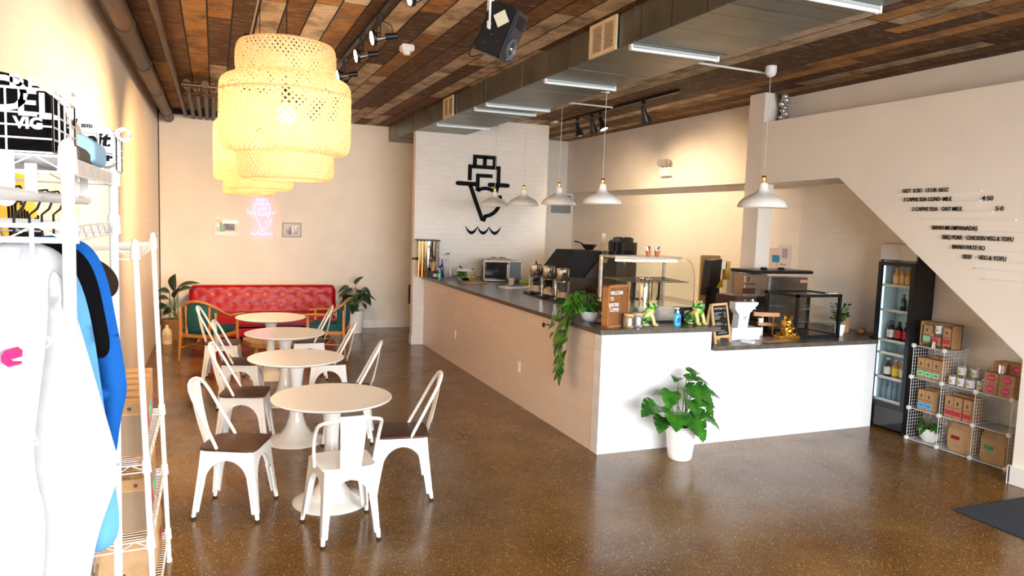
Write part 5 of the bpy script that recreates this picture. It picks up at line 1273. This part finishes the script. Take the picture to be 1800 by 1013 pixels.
# ================================================================ wire cube shelf and its stock
XS, XBk = 6.22, 6.52; CY = [4.865, 4.55, 4.225, 3.905]; CZ = [.0, .312, .615, .922]
ws = T('wire_cube_shelf', 'white wire-grid cube shelf stepping down under the stairs', 'shelf', (0, 0, 0))
def node(x, y, z): P('connector', MB().cyl((x-.012, y, z), (x+.006, y, z), .021, .021, 16).cyl((x-.017, y, z), (x-.012, y, z), .014, .021, 16), M_trim, ws)
cols = [3, 2, 2]   # cubes high per column: stepped
hts = {0: 3, 1: 3, 2: 2, 3: 2}
for i in range(4):
    for k in range(hts[i]+1): node(XS, CY[i], CZ[k]+(.015 if k == 0 else 0))
for i in range(4):
    for k in range(hts[i]+1):
        if (i, k) in ((0, 3), (1, 3), (2, 2), (3, 2), (2, 1), (3, 1), (0, 0), (3, 0)): node(XBk, CY[i], CZ[k]+(.015 if k == 0 else 0))
def vgrid(fixed, a0, a1, z0, z1, along, n=9):
    mb = MB(); pt = (lambda a, z: (a, fixed, z)) if along == 'x' else (lambda a, z: (fixed, a, z))
    for j in range(n+1):
        a = a0+(a1-a0)*j/n; mb.cyl(pt(a, z0), pt(a, z1), .0028 if j in (0, n) else .0015, n=6)
    for j in range(n+1):
        z = z0+(z1-z0)*j/n; mb.cyl(pt(a0, z), pt(a1, z), .0028 if j in (0, n) else .0015, n=6)
    return P('grid_panel', mb, M_wire, ws)
for i in range(4):
    for k in range(hts[i]): vgrid(CY[i], XS, XBk, CZ[k]+.01, CZ[k+1]-.01, 'x')
for i in range(3):
    for k in range([3, 2, 2][i]): vgrid(XBk, CY[i+1]+.01, CY[i]-.01, CZ[k]+.01, CZ[k+1]-.01, 'y')
M_shp = mat('clear_shelf_sheet', (.55, .56, .57), .35, metal=.2)
for i in range(3):
    for k in range([4, 3, 3][i]):
        if i > 0 and k == 3: continue
        z = CZ[k]+(.008 if k == 0 else 0)
        P('shelf_panel', MB().bx(XS, XBk, CY[i+1]+.008, CY[i]-.008, z-.002, z+.002), M_shp, ws)
        P('shelf_edge', MB().cyl((XS, CY[i+1], z), (XS, CY[i], z), .0035, n=6), M_wire, ws)
# boxes
M_bandg = mat('mint_band', (.22, .72, .42), .5); M_bandb = mat('blue_band', (.06, .45, .85), .5); M_bandr = mat('red_band', (.62, .02, .07), .5); M_mark = mat('brown_mark', (.10, .05, .03), .6)
def coffee_box(name, label, x, y, z, band, h=.185, wy=.074, dx=.085, group=None):
    """front faces -x; x,y = front left(far) corner"""
    t = T(name, label, 'box', (x, y, z), 0, group)
    P('carton', MB().bx(0, dx, -wy, 0, 0, h, .002), M_kraft, t)
    P('band', MB().bx(-.0012, .0, -wy+.001, -.001, h*.13, h*.36), band, t)
    mb = MB().ell((-.0006, -wy/2, h*.72), (.001, .010, .014), 10).bx(-.0012, 0, -wy/2-.004, -wy/2+.004, h*.60, h*.67).bx(-.0012, 0, -wy+.008, -.008, h*.485, h*.51).bx(-.0018, -.001, -wy+.02, -.02, h*.22, h*.27)
    P('print', mb, M_mark, t); return t
g1_ = 'coffee boxes on the cube shelf'
cz = CZ[2]+.003
for k, w_ in enumerate(('leftmost', 'middle', 'rightmost')): coffee_box('coffee_box', 'kraft coffee box with a mint band, %s of the front three' % w_, 6.245, 4.835-.080*k, cz, M_bandg, .195, .076, group=g1_)
for k, w_ in enumerate(('left', 'right')): coffee_box('coffee_box', 'kraft coffee box behind the mint-banded ones, the %s one' % w_, 6.35, 4.775-.085*k, cz, M_bandg, .215, .08, group=g1_)
cz = CZ[1]+.003
for k, w_ in enumerate(('left', 'right')): coffee_box('coffee_box', 'kraft coffee box with a blue band, front %s' % w_, 6.245, 4.800-.079*k, cz, M_bandb, .195, .076, group=g1_)
for k, w_ in enumerate(('left', 'right')): coffee_box('coffee_box', 'kraft coffee box behind the blue-banded pair, the %s one' % w_, 6.345, 4.800-.079*k, cz, M_bandb, .20, .076, group=g1_)
for k, w_ in enumerate(('leftmost', 'middle', 'rightmost')): coffee_box('coffee_box', 'kraft coffee box with a red band, %s of the front three' % w_, 6.245, 4.520-(.082*k+(.01 if k == 2 else 0)), cz, M_bandr, .20, .078, group=g1_)
for k, w_ in enumerate(('leftmost', 'middle', 'rightmost')): coffee_box('coffee_box', 'kraft coffee box behind the red-banded ones, %s' % w_, 6.345, 4.520-.084*k, cz, M_bandr, .215, .08, group=g1_)
# round-label boxes
def circ_box(label, x, y, z, wy=.135, h=.095, dx=.22):
    t = T('gift_box', label, 'box', (x, y, z), 0, 'kraft boxes with round pink labels')
    P('carton', MB().bx(0, dx, -wy, 0, 0, h, .002), M_kraft, t)
    P('round_label', MB().cyl((-.0015, -wy/2, h/2), (.0, -wy/2, h/2), .034, n=24), mat('pink_label', (.70, .02, .12), .45), t)
    P('label_text', MB().bx(-.0022, -.001, -wy/2-.022, -wy/2+.022, h/2-.004, h/2+.004), mat('pale_pink', (.8, .35, .45), .5), t)
cz = CZ[2]+.003
circ_box('kraft box with a round pink label, lower left of the stacked four', 6.245, 4.185, cz, .125)
circ_box('kraft box with a round pink label, lower right of the stacked four', 6.245, 4.055, cz, .135)
circ_box('kraft box with a round pink label, upper left of the stacked four', 6.245, 4.180, cz+.096, .125)
circ_box('kraft box with a round pink label, upper right of the stacked four', 6.245, 4.050, cz+.096, .135)
circ_box('kraft box with a round pink label on top, left one behind the steel tin', 6.33, 4.165, cz+.192, .125, .09, .14)
circ_box('kraft box with a round pink label on top, right one behind the steel tin', 6.33, 4.035, cz+.192, .135, .09, .14)
S('steel_tin', MB().lathe([(0, 0), (.034, 0), (.034, .068), (.037, .070), (.037, .075), (0, .075)], n=24), M_chrome, 'small shiny steel filter tin on the pink-labelled boxes', 'tin', (6.29, 4.055, cz+.192))
M_can = mat('can_paper', (.74, .73, .76), .45); M_canlab = mat('can_ochre', (.55, .40, .05), .5)
def can(label, x, y, z):
    t = T('condensed_milk_can', label, 'can', (x, y, z), 0, 'white-wrapped cans on the cube shelf')
    P('body', MB().lathe([(0, 0), (.036, 0), (.038, .003), (.036, .006), (.036, .082), (.038, .085), (.036, .088), (.033, .088), (.032, .084), (0, .084)], n=24), M_chrome, t)
    P('paper_wrap', MB().lathe([(.0365, .008), (.0368, .080)], n=24), M_can, t)
    P('print', MB().box((-.0365, .004, .034), (.004, .036, .014)).box((-.035, .004, .045), (.004, .02, .008)), M_canlab, t)
for k, (x, y, z, w_) in enumerate(((6.28, 4.487, 0, 'front row, leftmost'), (6.28, 4.405, 0, 'front row, second'), (6.28, 4.322, 0, 'front row, third'), (6.33, 4.258, 0, 'lower row, rightmost beside the kraft boxes'), (6.36, 4.44, 0, 'second row beneath the upper cans, left'), (6.36, 4.36, 0, 'second row beneath the upper cans, right'), (6.34, 4.452, .089, 'upper row, leftmost'), (6.42, 4.405, .089, 'upper row, second and set back'), (6.36, 4.335, .089, 'upper row, third'), (6.42, 4.25, .089, 'upper row, rightmost by the boxes'), (6.44, 4.40, 0, 'back row under the set-back can'), (6.43, 4.25, 0, 'back row beneath the rightmost upper can'))):
    can('can wrapped in white paper with an ochre mark, '+w_, x, y, cz+z)
# paper bags
def coffee_bag(label, x, y, z, w_, d_, h_, band, rz=0, seed=1):
    t = T('coffee_bag', label, 'bag', (x, y, z), rz); rd = random.Random(seed)
    mb = MB(); rings = []
    for k, (sc_, zz, dy) in enumerate(((.94, 0, 0), (1, .03, 0), (1.03, .35*h_, 0), (1, .62*h_, 0), (.97, .75*h_, .0), (.80, .86*h_, .01), (.52, .97*h_, .02), (.30, h_, .02))):
        rr = []
        for px_, py_ in rrect(1, 1, .12, 3):
            sx_ = sc_ if k < 5 else sc_; sy_ = 1 if k < 5 else (.97+.02*(k-5))
            rr.append(mb.bm.verts.new((px_*d_*sx_+rd.uniform(-.004, .004), py_*w_*sy_*(1 if k > 0 else .97)+rd.uniform(-.005, .005), zz+rd.uniform(-.004, .004)*(k > 0))))
        rings.append(rr)
    mb.skin(rings); P('paper', mb, M_kraft2, t, sharp=25)
    P('top_fold', MB().box((-.03, 0, h_*.90), (.012, w_*.92, .075), .003, rot=(0, R(50), 0)), M_kraft2, t)
    P('band', MB().bx(-d_/2*1.05-.001, -d_/2*1.05+.002, -.01, w_*.30, h_*.42, h_*.54), band, t)
coffee_bag('large kraft paper coffee bag with a dark red label in the middle bottom cube', 6.375, 4.385, .012, .23, .20, .27, mat('label_darkred', (.30, .01, .02), .5), R(2), 1)
coffee_bag('large kraft paper coffee bag with a green label in the right bottom cube', 6.375, 4.065, .012, .245, .21, .27, mat('label_green', (.02, .32, .14), .5), R(-2), 2)
# gift hamper on top
hm = T('gift_hamper', 'open kraft hamper box with coffee, a can and shredded paper on the top cube', 'gift box', (6.27, 4.85, CZ[3]+.006))
P('box_back', MB().bx(.12, .13, -.33, 0, 0, .235).bx(0, .13, -.33, -.322, 0, .235).bx(0, .13, -.008, 0, 0, .235).bx(0, .13, -.33, 0, 0, .006).bx(0, .13, -.33, 0, .229, .235), M_kraft, hm)
rd = random.Random(9); mb = MB()
for k in range(240):
    y, z = -rd.uniform(.015, .315), rd.uniform(.01, .22); a = rd.uniform(0, 3.1); l_ = .012; mb.tube([(.02+rd.uniform(0, .03), y-l_*cos(a), z-l_*sin(a)), (.015, y, z+.004), (.03, y+l_*cos(a), z+l_*sin(a))], .0016, 4)
o = P('shredded_paper', mb, mat('shred', (.60, .50, .44), .7), hm); o['kind'] = 'stuff'
P('shred_bed', MB().bx(.05, .115, -.32, -.01, .01, .225), mat('shred_bed', (.30, .20, .15), .9), hm)
for y0, band, z0 in ((-.035, M_bandg, .03), (-.235, M_bandr, .03)):
    P('coffee_carton', MB().bx(-.005, .07, y0-.075, y0, z0, z0+.17, .002), M_kraft, hm); P('band', MB().bx(-.007, -.005, y0-.074, y0-.001, z0+.02, z0+.065), band, hm)
    P('print', MB().ell((-.0055, y0-.037, z0+.125), (.001, .010, .014), 8).bx(-.007, -.005, y0-.068, y0-.008, z0+.078, z0+.084), M_mark, hm)
P('white_can', MB().lathe([(0, 0), (.034, 0), (.034, .075), (0, .075)], (.03, -.17, .135), 20), M_can, hm); P('can_print', MB().box((-.006, -.168, .165), (.003, .034, .014)), M_canlab, hm)
P('small_carton', MB().bx(-.01, .05, -.205, -.13, .02, .10, .002), M_kraft, hm); P('round_label', MB().cyl((-.013, -.168, .065), (-.010, -.168, .065), .03, n=20), mat('pink_label', (.70, .02, .12), .45), hm)
P('filter_tin', MB().lathe([(0, 0), (.022, 0), (.022, .06), (0, .06)], (-.03, -.178, -.001), 18), M_chrome, hm)

# entry mat
mm = MB().bx(4.93, 6.6, 2.35, 3.445, 0, .008, .003); S('floor_mat', mm, noisy('mat_pile', (.030, .036, .050), .95, .4, 160, .6), 'dark blue-grey entry mat at the right edge of the floor', 'mat')

# ================================================================ the two wire racks by the left wall
def wire_rack(name, label, x1, y0, y1, depth, htop, shelves, loc_x, lean, pole_r=.0127):
    """x1 is the room-side pole line; local z up, rotated by lean about y"""
    t = T(name, label, 'rack', (loc_x, y0, 0)); t.rotation_euler = (0, lean, 0)
    L = y1-y0
    for x, y in ((0, 0), (0, L), (-depth, 0), (-depth, L)):
        p = P('pole', MB().cyl((x, y, .012), (x, y, htop), pole_r, n=16).cyl((x, y, htop), (x, y, htop+.008), pole_r, .004, 16), M_wire, t)
        mb = MB().cyl((x, y, 0), (x, y, .014), .016, n=12); P('foot', mb, M_trim, p)
        for z in shelves: P('collar', MB().cyl((x, y, z-.035), (x, y, z+.022), pole_r+.007, pole_r+.004, 16), M_wire, p)
    for z in shelves:
        mb = MB()
        for zz in (z, z-.033):
            mb.tube([(0, 0, zz), (0, L, zz), (-depth, L, zz), (-depth, 0, zz)], .0030, 6, closed=True)
        n = int(L/.027)
        for k in range(1, n): mb.cyl((-depth, L*k/n, z), (0, L*k/n, z), .0018, n=5)
        for k in range(1, 3): mb.cyl((-depth*k/3, 0, z-.004), (-depth*k/3, L, z-.004), .0028, n=5)
        for xx in (0, -depth):
            q = int(L/.055); mb.tube([(xx, L*k/q, z if k % 2 else z-.033) for k in range(q+1)], .0022, 5)
        for yy in (0, L):
            q = int(depth/.055); mb.tube([(-depth*k/q, yy, z if k % 2 else z-.033) for k in range(q+1)], .0022, 5)
        P('wire_shelf', mb, M_wire, t)
    return t
# front rack: tall, carries the garment rail
r1 = wire_rack('garment_rack', 'tall white wire rack with hanging shirts at the left edge, nearest the camera', 0, 1.76, 2.50, .42, 2.105, (2.075, 1.93, .22), -.29, R(0.2))
P('garment_rail', MB().tube([(-.075, -.35, 1.992), (-.075, .76, 1.992)], .0125, 14), M_white, r1)
for y in (.05, .55, .72):
    P('rail_hanger', MB().bx(-.086, -.064, y-.003, y+.003, 1.985, 2.06), M_trim, r1)
P('side_hook_bar', MB().cyl((-.42, -.008, 1.902), (0, -.008, 1.902), .005, n=8).cyl((-.42, -.008, 1.93), (0, -.008, 1.93), .005, n=8).cyl((-.065, -.008, 1.84), (-.065, -.008, 1.93), .0045, n=8), M_wire, r1)
P('shelf_label_holder', MB().box((-.105, -.016, 2.03), (.030, .008, .10), .006).cyl((-.105, -.02, 1.985), (-.105, -.012, 1.985), .017, n=14), M_trim, r1)
P('perforated_edge', MB().bx(-.004, .0005, .03, .72, 2.045, 2.078), mat('perforated_white', (.78, .72, .64), .5), r1)
# back rack: shorter, loaded with boxes
r2 = wire_rack('wire_rack', 'lower white wire rack stacked with kraft boxes behind the shirts', 0, 3.37, 4.33, .36, 1.845, (1.80, .885, .545, .17), -.243, R(-2.0))

# wire baskets and rolled tees on the tall rack
def wire_basket(label, x, y, z, w_, d_, h_):
    t = T('wire_basket', label, 'basket', (x, y, z)); mb = MB()
    for zz in (0, h_*.22, h_*.42, h_*.62, h_): mb.tube([(-w_/2, -d_/2, zz), (w_/2, -d_/2, zz), (w_/2, d_/2, zz), (-w_/2, d_/2, zz)], .0022 if zz < h_ else .003, 6, closed=True)
    for k in range(5):
        for yy in (-d_/2, d_/2): mb.cyl((-w_/2+w_*k/4, yy, 0), (-w_/2+w_*k/4, yy, h_), .0022, n=5)
        for xx in (-w_/2, w_/2): mb.cyl((xx, -d_/2+d_*k/4, 0), (xx, -d_/2+d_*k/4, h_), .0022, n=5)
        mb.cyl((-w_/2+w_*k/4, -d_/2, 0), (-w_/2+w_*k/4, d_/2, 0), .002, n=5)
    P('wire_body', mb, M_wire, t)
    mb = MB(); c = (w_/2+.018, -d_/2, h_-.0); n = 14
    for yy in (-d_/2, -d_/2+.05): mb.tube([(w_/2+.016+.016*cos(a), yy, h_+.0+.016*sin(a)) for a in [2*pi*k/n for k in range(n)]], .0035, 6, closed=True)
    mb.cyl((w_/2+.032, -d_/2, h_), (w_/2+.032, -d_/2+.05, h_), .0035, n=6)
    P('handle', mb, M_wire, t); return t
def rolled_tee(label, x, y, z, w_, d_, h_, m_, name='folded_tshirt'):
    t = T(name, label, 'shirt', (x, y, z))
    mb = MB(); rings = []
    for k in range(13):
        v = k/12; y_ = -d_/2+d_*v; e = max(.93, 1-.07*abs(2*v-1)**12)
        rings.append([mb.bm.verts.new((px_*w_*e, y_, h_/2+pz_*h_*e+.004*sin(9*px_))) for px_, pz_ in rrect(1, 1, .30, 5)])
    mb.skin(rings); P('roll', mb, m_, t, sharp=80); return t
wire_basket('white wire basket holding the rolled black lettered tee, nearest on the rack', -.475, 1.905, 2.082, .33, .26, .128)
bt = rolled_tee('rolled black t-shirt with white puffy DELI letters in the near wire basket', -.475, 1.90, 2.086, .31, .24, .155, mat('black_cotton', (.004, .003, .004), .9, spec=.08))
mb = MB()
for s_, x, z, sz in (('D', .050, .078, .100), ('D', .090, .126, .034), ('E', .122, .122, .034), ('E', .100, .070, .076), ('L', .137, .066, .074), ('VIG', .096, .044, .032)): text_bm(mb, s_, sz, face_my(x, -.123, z), .002, .0012, xs=1.0)
P('lettering', mb, M_chalk, bt)
ct = rolled_tee('rolled cream t-shirt with a black blackletter e between the two baskets', -.42, 2.19, 2.086, .19, .12, .125, mat('cream_cotton', (.80, .62, .50), .9))
mb = MB(); text_bm(mb, "e'", .055, face_my(.058, -.063, .066), .002, .002, shear=.2); P('lettering', mb, M_ink, ct)
jn = rolled_tee('folded grey-brown garment lying against pale blue cloth on the rack top', -.322, 2.12, 2.084, .05, .20, .035, mat('taupe_cloth', (.13, .10, .08), .9), 'folded_garment')
bc_ = rolled_tee('pale blue garment draped over the rack top behind the cream tee', -.352, 2.29, 2.084, .13, .24, .075, mat('pale_blue_cloth', (.36, .60, .80), .8), 'folded_garment')
wire_basket('white wire basket holding the rolled white lettered tee, farther on the rack', -.352, 2.46, 2.082, .18, .13, .105)
wt = rolled_tee('rolled white t-shirt with black blackletter print in the far wire basket', -.34, 2.455, 2.088, .155, .10, .125, mat('white_cotton', (.84, .82, .80), .9))
mb = MB(); text_bm(mb, 'eit', .060, face_my(-.003, -.053, .060), .002, .002, shear=.15); text_bm(mb, 'ESTD', .012, face_my(-.01, -.0515, .112), .002, .0004); text_bm(mb, ':F', .030, face_my(.045, -.053, .020), .002, .002); P('lettering', mb, M_ink, wt)

# garments: outlines in (x, z), hung on hangers from the rail at x=-.365
def cloth(name, col, rough=.85):
    mt = mat(name, col, rough, spec=.08); t = NT(mt); nz = t.n('ShaderNodeTexNoise', {'Vector': t.obj(), 'Scale': 6.0, 'Detail': 3.0}).outputs[0]; t.bump(nz, .25, .02); return mt
def garment(name, label, y, outline, th, m_, fold, arms=None, cat='shirt', hx=-.395):
    t = T(name, label, cat, (0, y, 0))
    mb = MB(); inflate(mb, outline, th, 0, .022, .05, fold); P('body', mb, m_, t, sharp=80)
    for a in (arms or []):
        mb = MB(); inflate(mb, a, th*.9, -.045, .02, .045, lambda x, z: .002*sin(x*40+z*15)); P('sleeve', mb, m_, t, sharp=80)
    h = P('hanger', MB().tube([(hx-.12, 0, 1.815), (hx, 0, 1.875), (hx+.07, 0, 1.84), (hx-.12, 0, 1.815)], .005, 6).tube([(hx, 0, 1.875), (hx, 0, 1.95), (hx+.016, 0, 1.965), (hx+.025, 0, 1.99), (hx+.012, 0, 2.012), (hx-.008, 0, 2.008)], .003, 6), M_black, t)
    return t
wf = lambda x, z: .012*sin(x*38+1.5*sin(z*6))*min(1, max(0, (1.85-z)*2))
hood = garment('hoodie', 'white hoodie with pink blackletter print, front garment on the rack', 1.83,
  [(-.74, 1.10), (-.75, 1.45), (-.70, 1.72), (-.60, 1.85), (-.50, 1.87), (-.455, 1.84), (-.41, 1.855), (-.385, 1.905), (-.355, 1.90), (-.325, 1.865), (-.305, 1.84), (-.29, 1.78), (-.275, 1.66), (-.29, 1.40), (-.305, 1.06), (-.5, 1.02)], .045, cloth('white_fleece', (.50, .50, .53)), wf,
  [[(-.325, 1.85), (-.292, 1.80), (-.262, 1.68), (-.235, 1.56), (-.205, 1.43), (-.196, 1.385), (-.215, 1.33), (-.245, 1.24), (-.262, 1.14), (-.275, 1.03), (-.30, .98), (-.36, .98), (-.35, 1.20), (-.345, 1.30), (-.365, 1.42), (-.35, 1.55), (-.33, 1.70)]])
mb = MB()
for pl in ([(-.95, .05), (-.62, 0), (-.25, .22), (-.12, .62), (-.10, 1.0), (-.42, 1.06), (-.75, .92), (-.72, .62), (-.48, .70), (-.52, .30), (-.78, .22), (-.95, .30)],
           [(.05, .28), (.38, -.04), (.98, .12), (.96, .22), (.55, .22), (.42, .36), (1.0, .52), (1.02, .82), (.80, 1.04), (.20, .86), (.05, .60)]):
    mb.prism([(-.411+.037*a, 1.637+.038*b) for a, b in pl], 'y', -.072, -.060)
P('lettering', mb, mat('hot_pink_print', (.62, .0, .12), .6), hood)
P('hood', MB().ell((-.385, .0, 1.845), (.085, .038, .05), 18), cloth('white_fleece', (.50, .50, .53)), hood)
garment('sweatshirt', 'light blue long-sleeved sweatshirt, second garment on the rack', 1.97,
  [(-.74, 1.10), (-.75, 1.45), (-.68, 1.80), (-.45, 1.86), (-.37, 1.88), (-.315, 1.85), (-.287, 1.76), (-.285, 1.55), (-.30, 1.25), (-.31, 1.02)], .035, cloth('sky_blue_fleece', (.12, .34, .60)), wf,
  [[(-.34, 1.86), (-.298, 1.83), (-.268, 1.72), (-.247, 1.52), (-.225, 1.32), (-.213, 1.19), (-.24, 1.145), (-.285, 1.14), (-.29, 1.18), (-.31, 1.40), (-.34, 1.60), (-.35, 1.75)]])
garment('tshirt', 'black short-sleeved t-shirt, third garment on the rack', 2.10,
  [(-.74, 1.20), (-.75, 1.55), (-.68, 1.82), (-.45, 1.87), (-.37, 1.89), (-.31, 1.86), (-.29, 1.78), (-.30, 1.30), (-.31, 1.15)], .028, cloth('black_jersey', (.003, .003, .004)), wf,
  [[(-.34, 1.88), (-.30, 1.86), (-.272, 1.80), (-.255, 1.70), (-.243, 1.615), (-.262, 1.59), (-.285, 1.60), (-.31, 1.70), (-.35, 1.80)]])
garment('sweatshirt', 'royal blue long-sleeved sweatshirt, last garment on the rack', 2.24,
  [(-.74, 1.10), (-.75, 1.45), (-.70, 1.80), (-.50, 1.88), (-.38, 1.90), (-.32, 1.875), (-.28, 1.80), (-.275, 1.55), (-.29, 1.30), (-.31, 1.1)], .035, cloth('royal_fleece', (.012, .11, .42)), wf,
  [[(-.35, 1.895), (-.30, 1.87), (-.268, 1.80), (-.245, 1.66), (-.228, 1.54), (-.222, 1.47), (-.240, 1.40), (-.252, 1.29), (-.272, 1.285), (-.28, 1.45), (-.30, 1.6), (-.34, 1.8)]])
garment('jacket', 'dark brown garment barely showing behind the blue sweatshirt', 2.42,
  [(-.6, 1.3), (-.6, 1.82), (-.40, 1.86), (-.33, 1.83), (-.285, 1.80), (-.262, 1.76), (-.268, 1.72), (-.30, 1.70), (-.31, 1.3)], .025, cloth('dark_brown_cloth', (.03, .018, .012)), wf)
# low things in front of the rack bottom
S('teal_bowl', MB().lathe([(0, 0), (.05, 0), (.075, .05), (.07, .05), (.045, .006), (0, .006)], n=24), mat('teal_plastic', (.02, .42, .34), .35), 'teal plastic cup rim peeking at the bottom left corner', 'cup', (-.345, 2.34, .225))

# pennant poster on the left wall
yp = T('wall_pennant', 'yellow printed card with black script on the left wall behind the hangers', 'poster', (XL, 0, 0))
P('card', MB().prism([(3.35, 2.12), (4.05, 2.11), (4.38, 1.72), (3.75, 1.66)], 'x', .004, .012), mat('mustard_card', (.85, .50, .05), .6), yp)
mb = MB(); rd = random.Random(17)
for k in range(12):
    y = 3.62+.055*k; z = 1.86-.006*k; mb.tube([(.016, y+.02, z+.09+rd.uniform(0, .05)), (.016, y+.03, z+.03), (.016, y+.045, z-.04), (.016, y+.06, z+.04)], .006, 5)
for k in range(8): mb.box((.015, 3.78+.065*k, 1.745), (.003, .03, .028))
for k in range(4): mb.box((.015, 3.72+.05*k, 2.0-.012*(k % 2)), (.003, .03, .03))
P('script', mb, M_ink, yp)

# kraft boxes and bags on the lower rack
def kraft_sleeve(label, x, y, z, h=.26, w_=.12, d_=.085, band=None):
    t = T('coffee_box', label, 'box', (x, y, z), 0, 'kraft boxes on the low wire rack')
    P('carton', MB().bx(0, w_, 0, d_, 0, h, .002), M_kraft, t)
    P('flap', MB().bx(.004, w_-.004, -.002, 0, h-.045, h-.004), mat('kraft_dark', (.40, .22, .09), .7), t)
    P('window', MB().bx(.004, w_-.004, -.0018, 0, .006, h-.055), M_weave, t)
    P('hole', MB().cyl((w_*.55, -.003, h-.026), (w_*.55, 0, h-.026), .009, n=10), M_mark, t)
    if band: P('side_band', MB().bx(w_, w_+.0015, .006, d_-.006, .05, .11), band, t)
M_weave = mat('printed_pattern', (.34, .24, .15), .7); t_ = NT(M_weave)
br2 = t_.n('ShaderNodeTexBrick', {'Vector': t_.n('ShaderNodeMapping', {'Vector': t_.obj(), 'Rotation': (pi/2, 0, 0)}).outputs[0], 'Color1': (.50, .36, .23, 1), 'Color2': (.46, .32, .20, 1), 'Mortar': (.17, .10, .06, 1), 'Scale': 1.0, 'Mortar Size': .0012, 'Brick Width': .0055, 'Row Height': .0075})
t_.out('Base Color', br2.outputs[0])
for zi, (z, hh) in enumerate(((.888, .24), (.548, .235))):
    for k in range(6 if zi == 0 else 4):
        y = 3.47+.135*k; x = -.415-.004*k+(.02 if zi else 0)
        kraft_sleeve('kraft coffee box on the %s shelf of the low rack, %s from the camera' % (('upper', 'lower')[zi], ('nearest', 'second', 'third', 'fourth', 'fifth', 'farthest')[k]), x, y, z+.003, hh, .125, .10, (M_bandg, M_bandb, M_bandr)[(k+zi) % 3])
coffee_bag('kraft paper bag on the bottom shelf of the low rack, nearer one', -.385, 3.62, .175, .22, .20, .30, mat('label_darkred', (.30, .01, .02), .5), R(90), 5)
coffee_bag('kraft paper bag on the bottom shelf of the low rack, farther one', -.355, 3.98, .175, .26, .18, .34, mat('label_darkred', (.30, .01, .02), .5), R(180), 6)
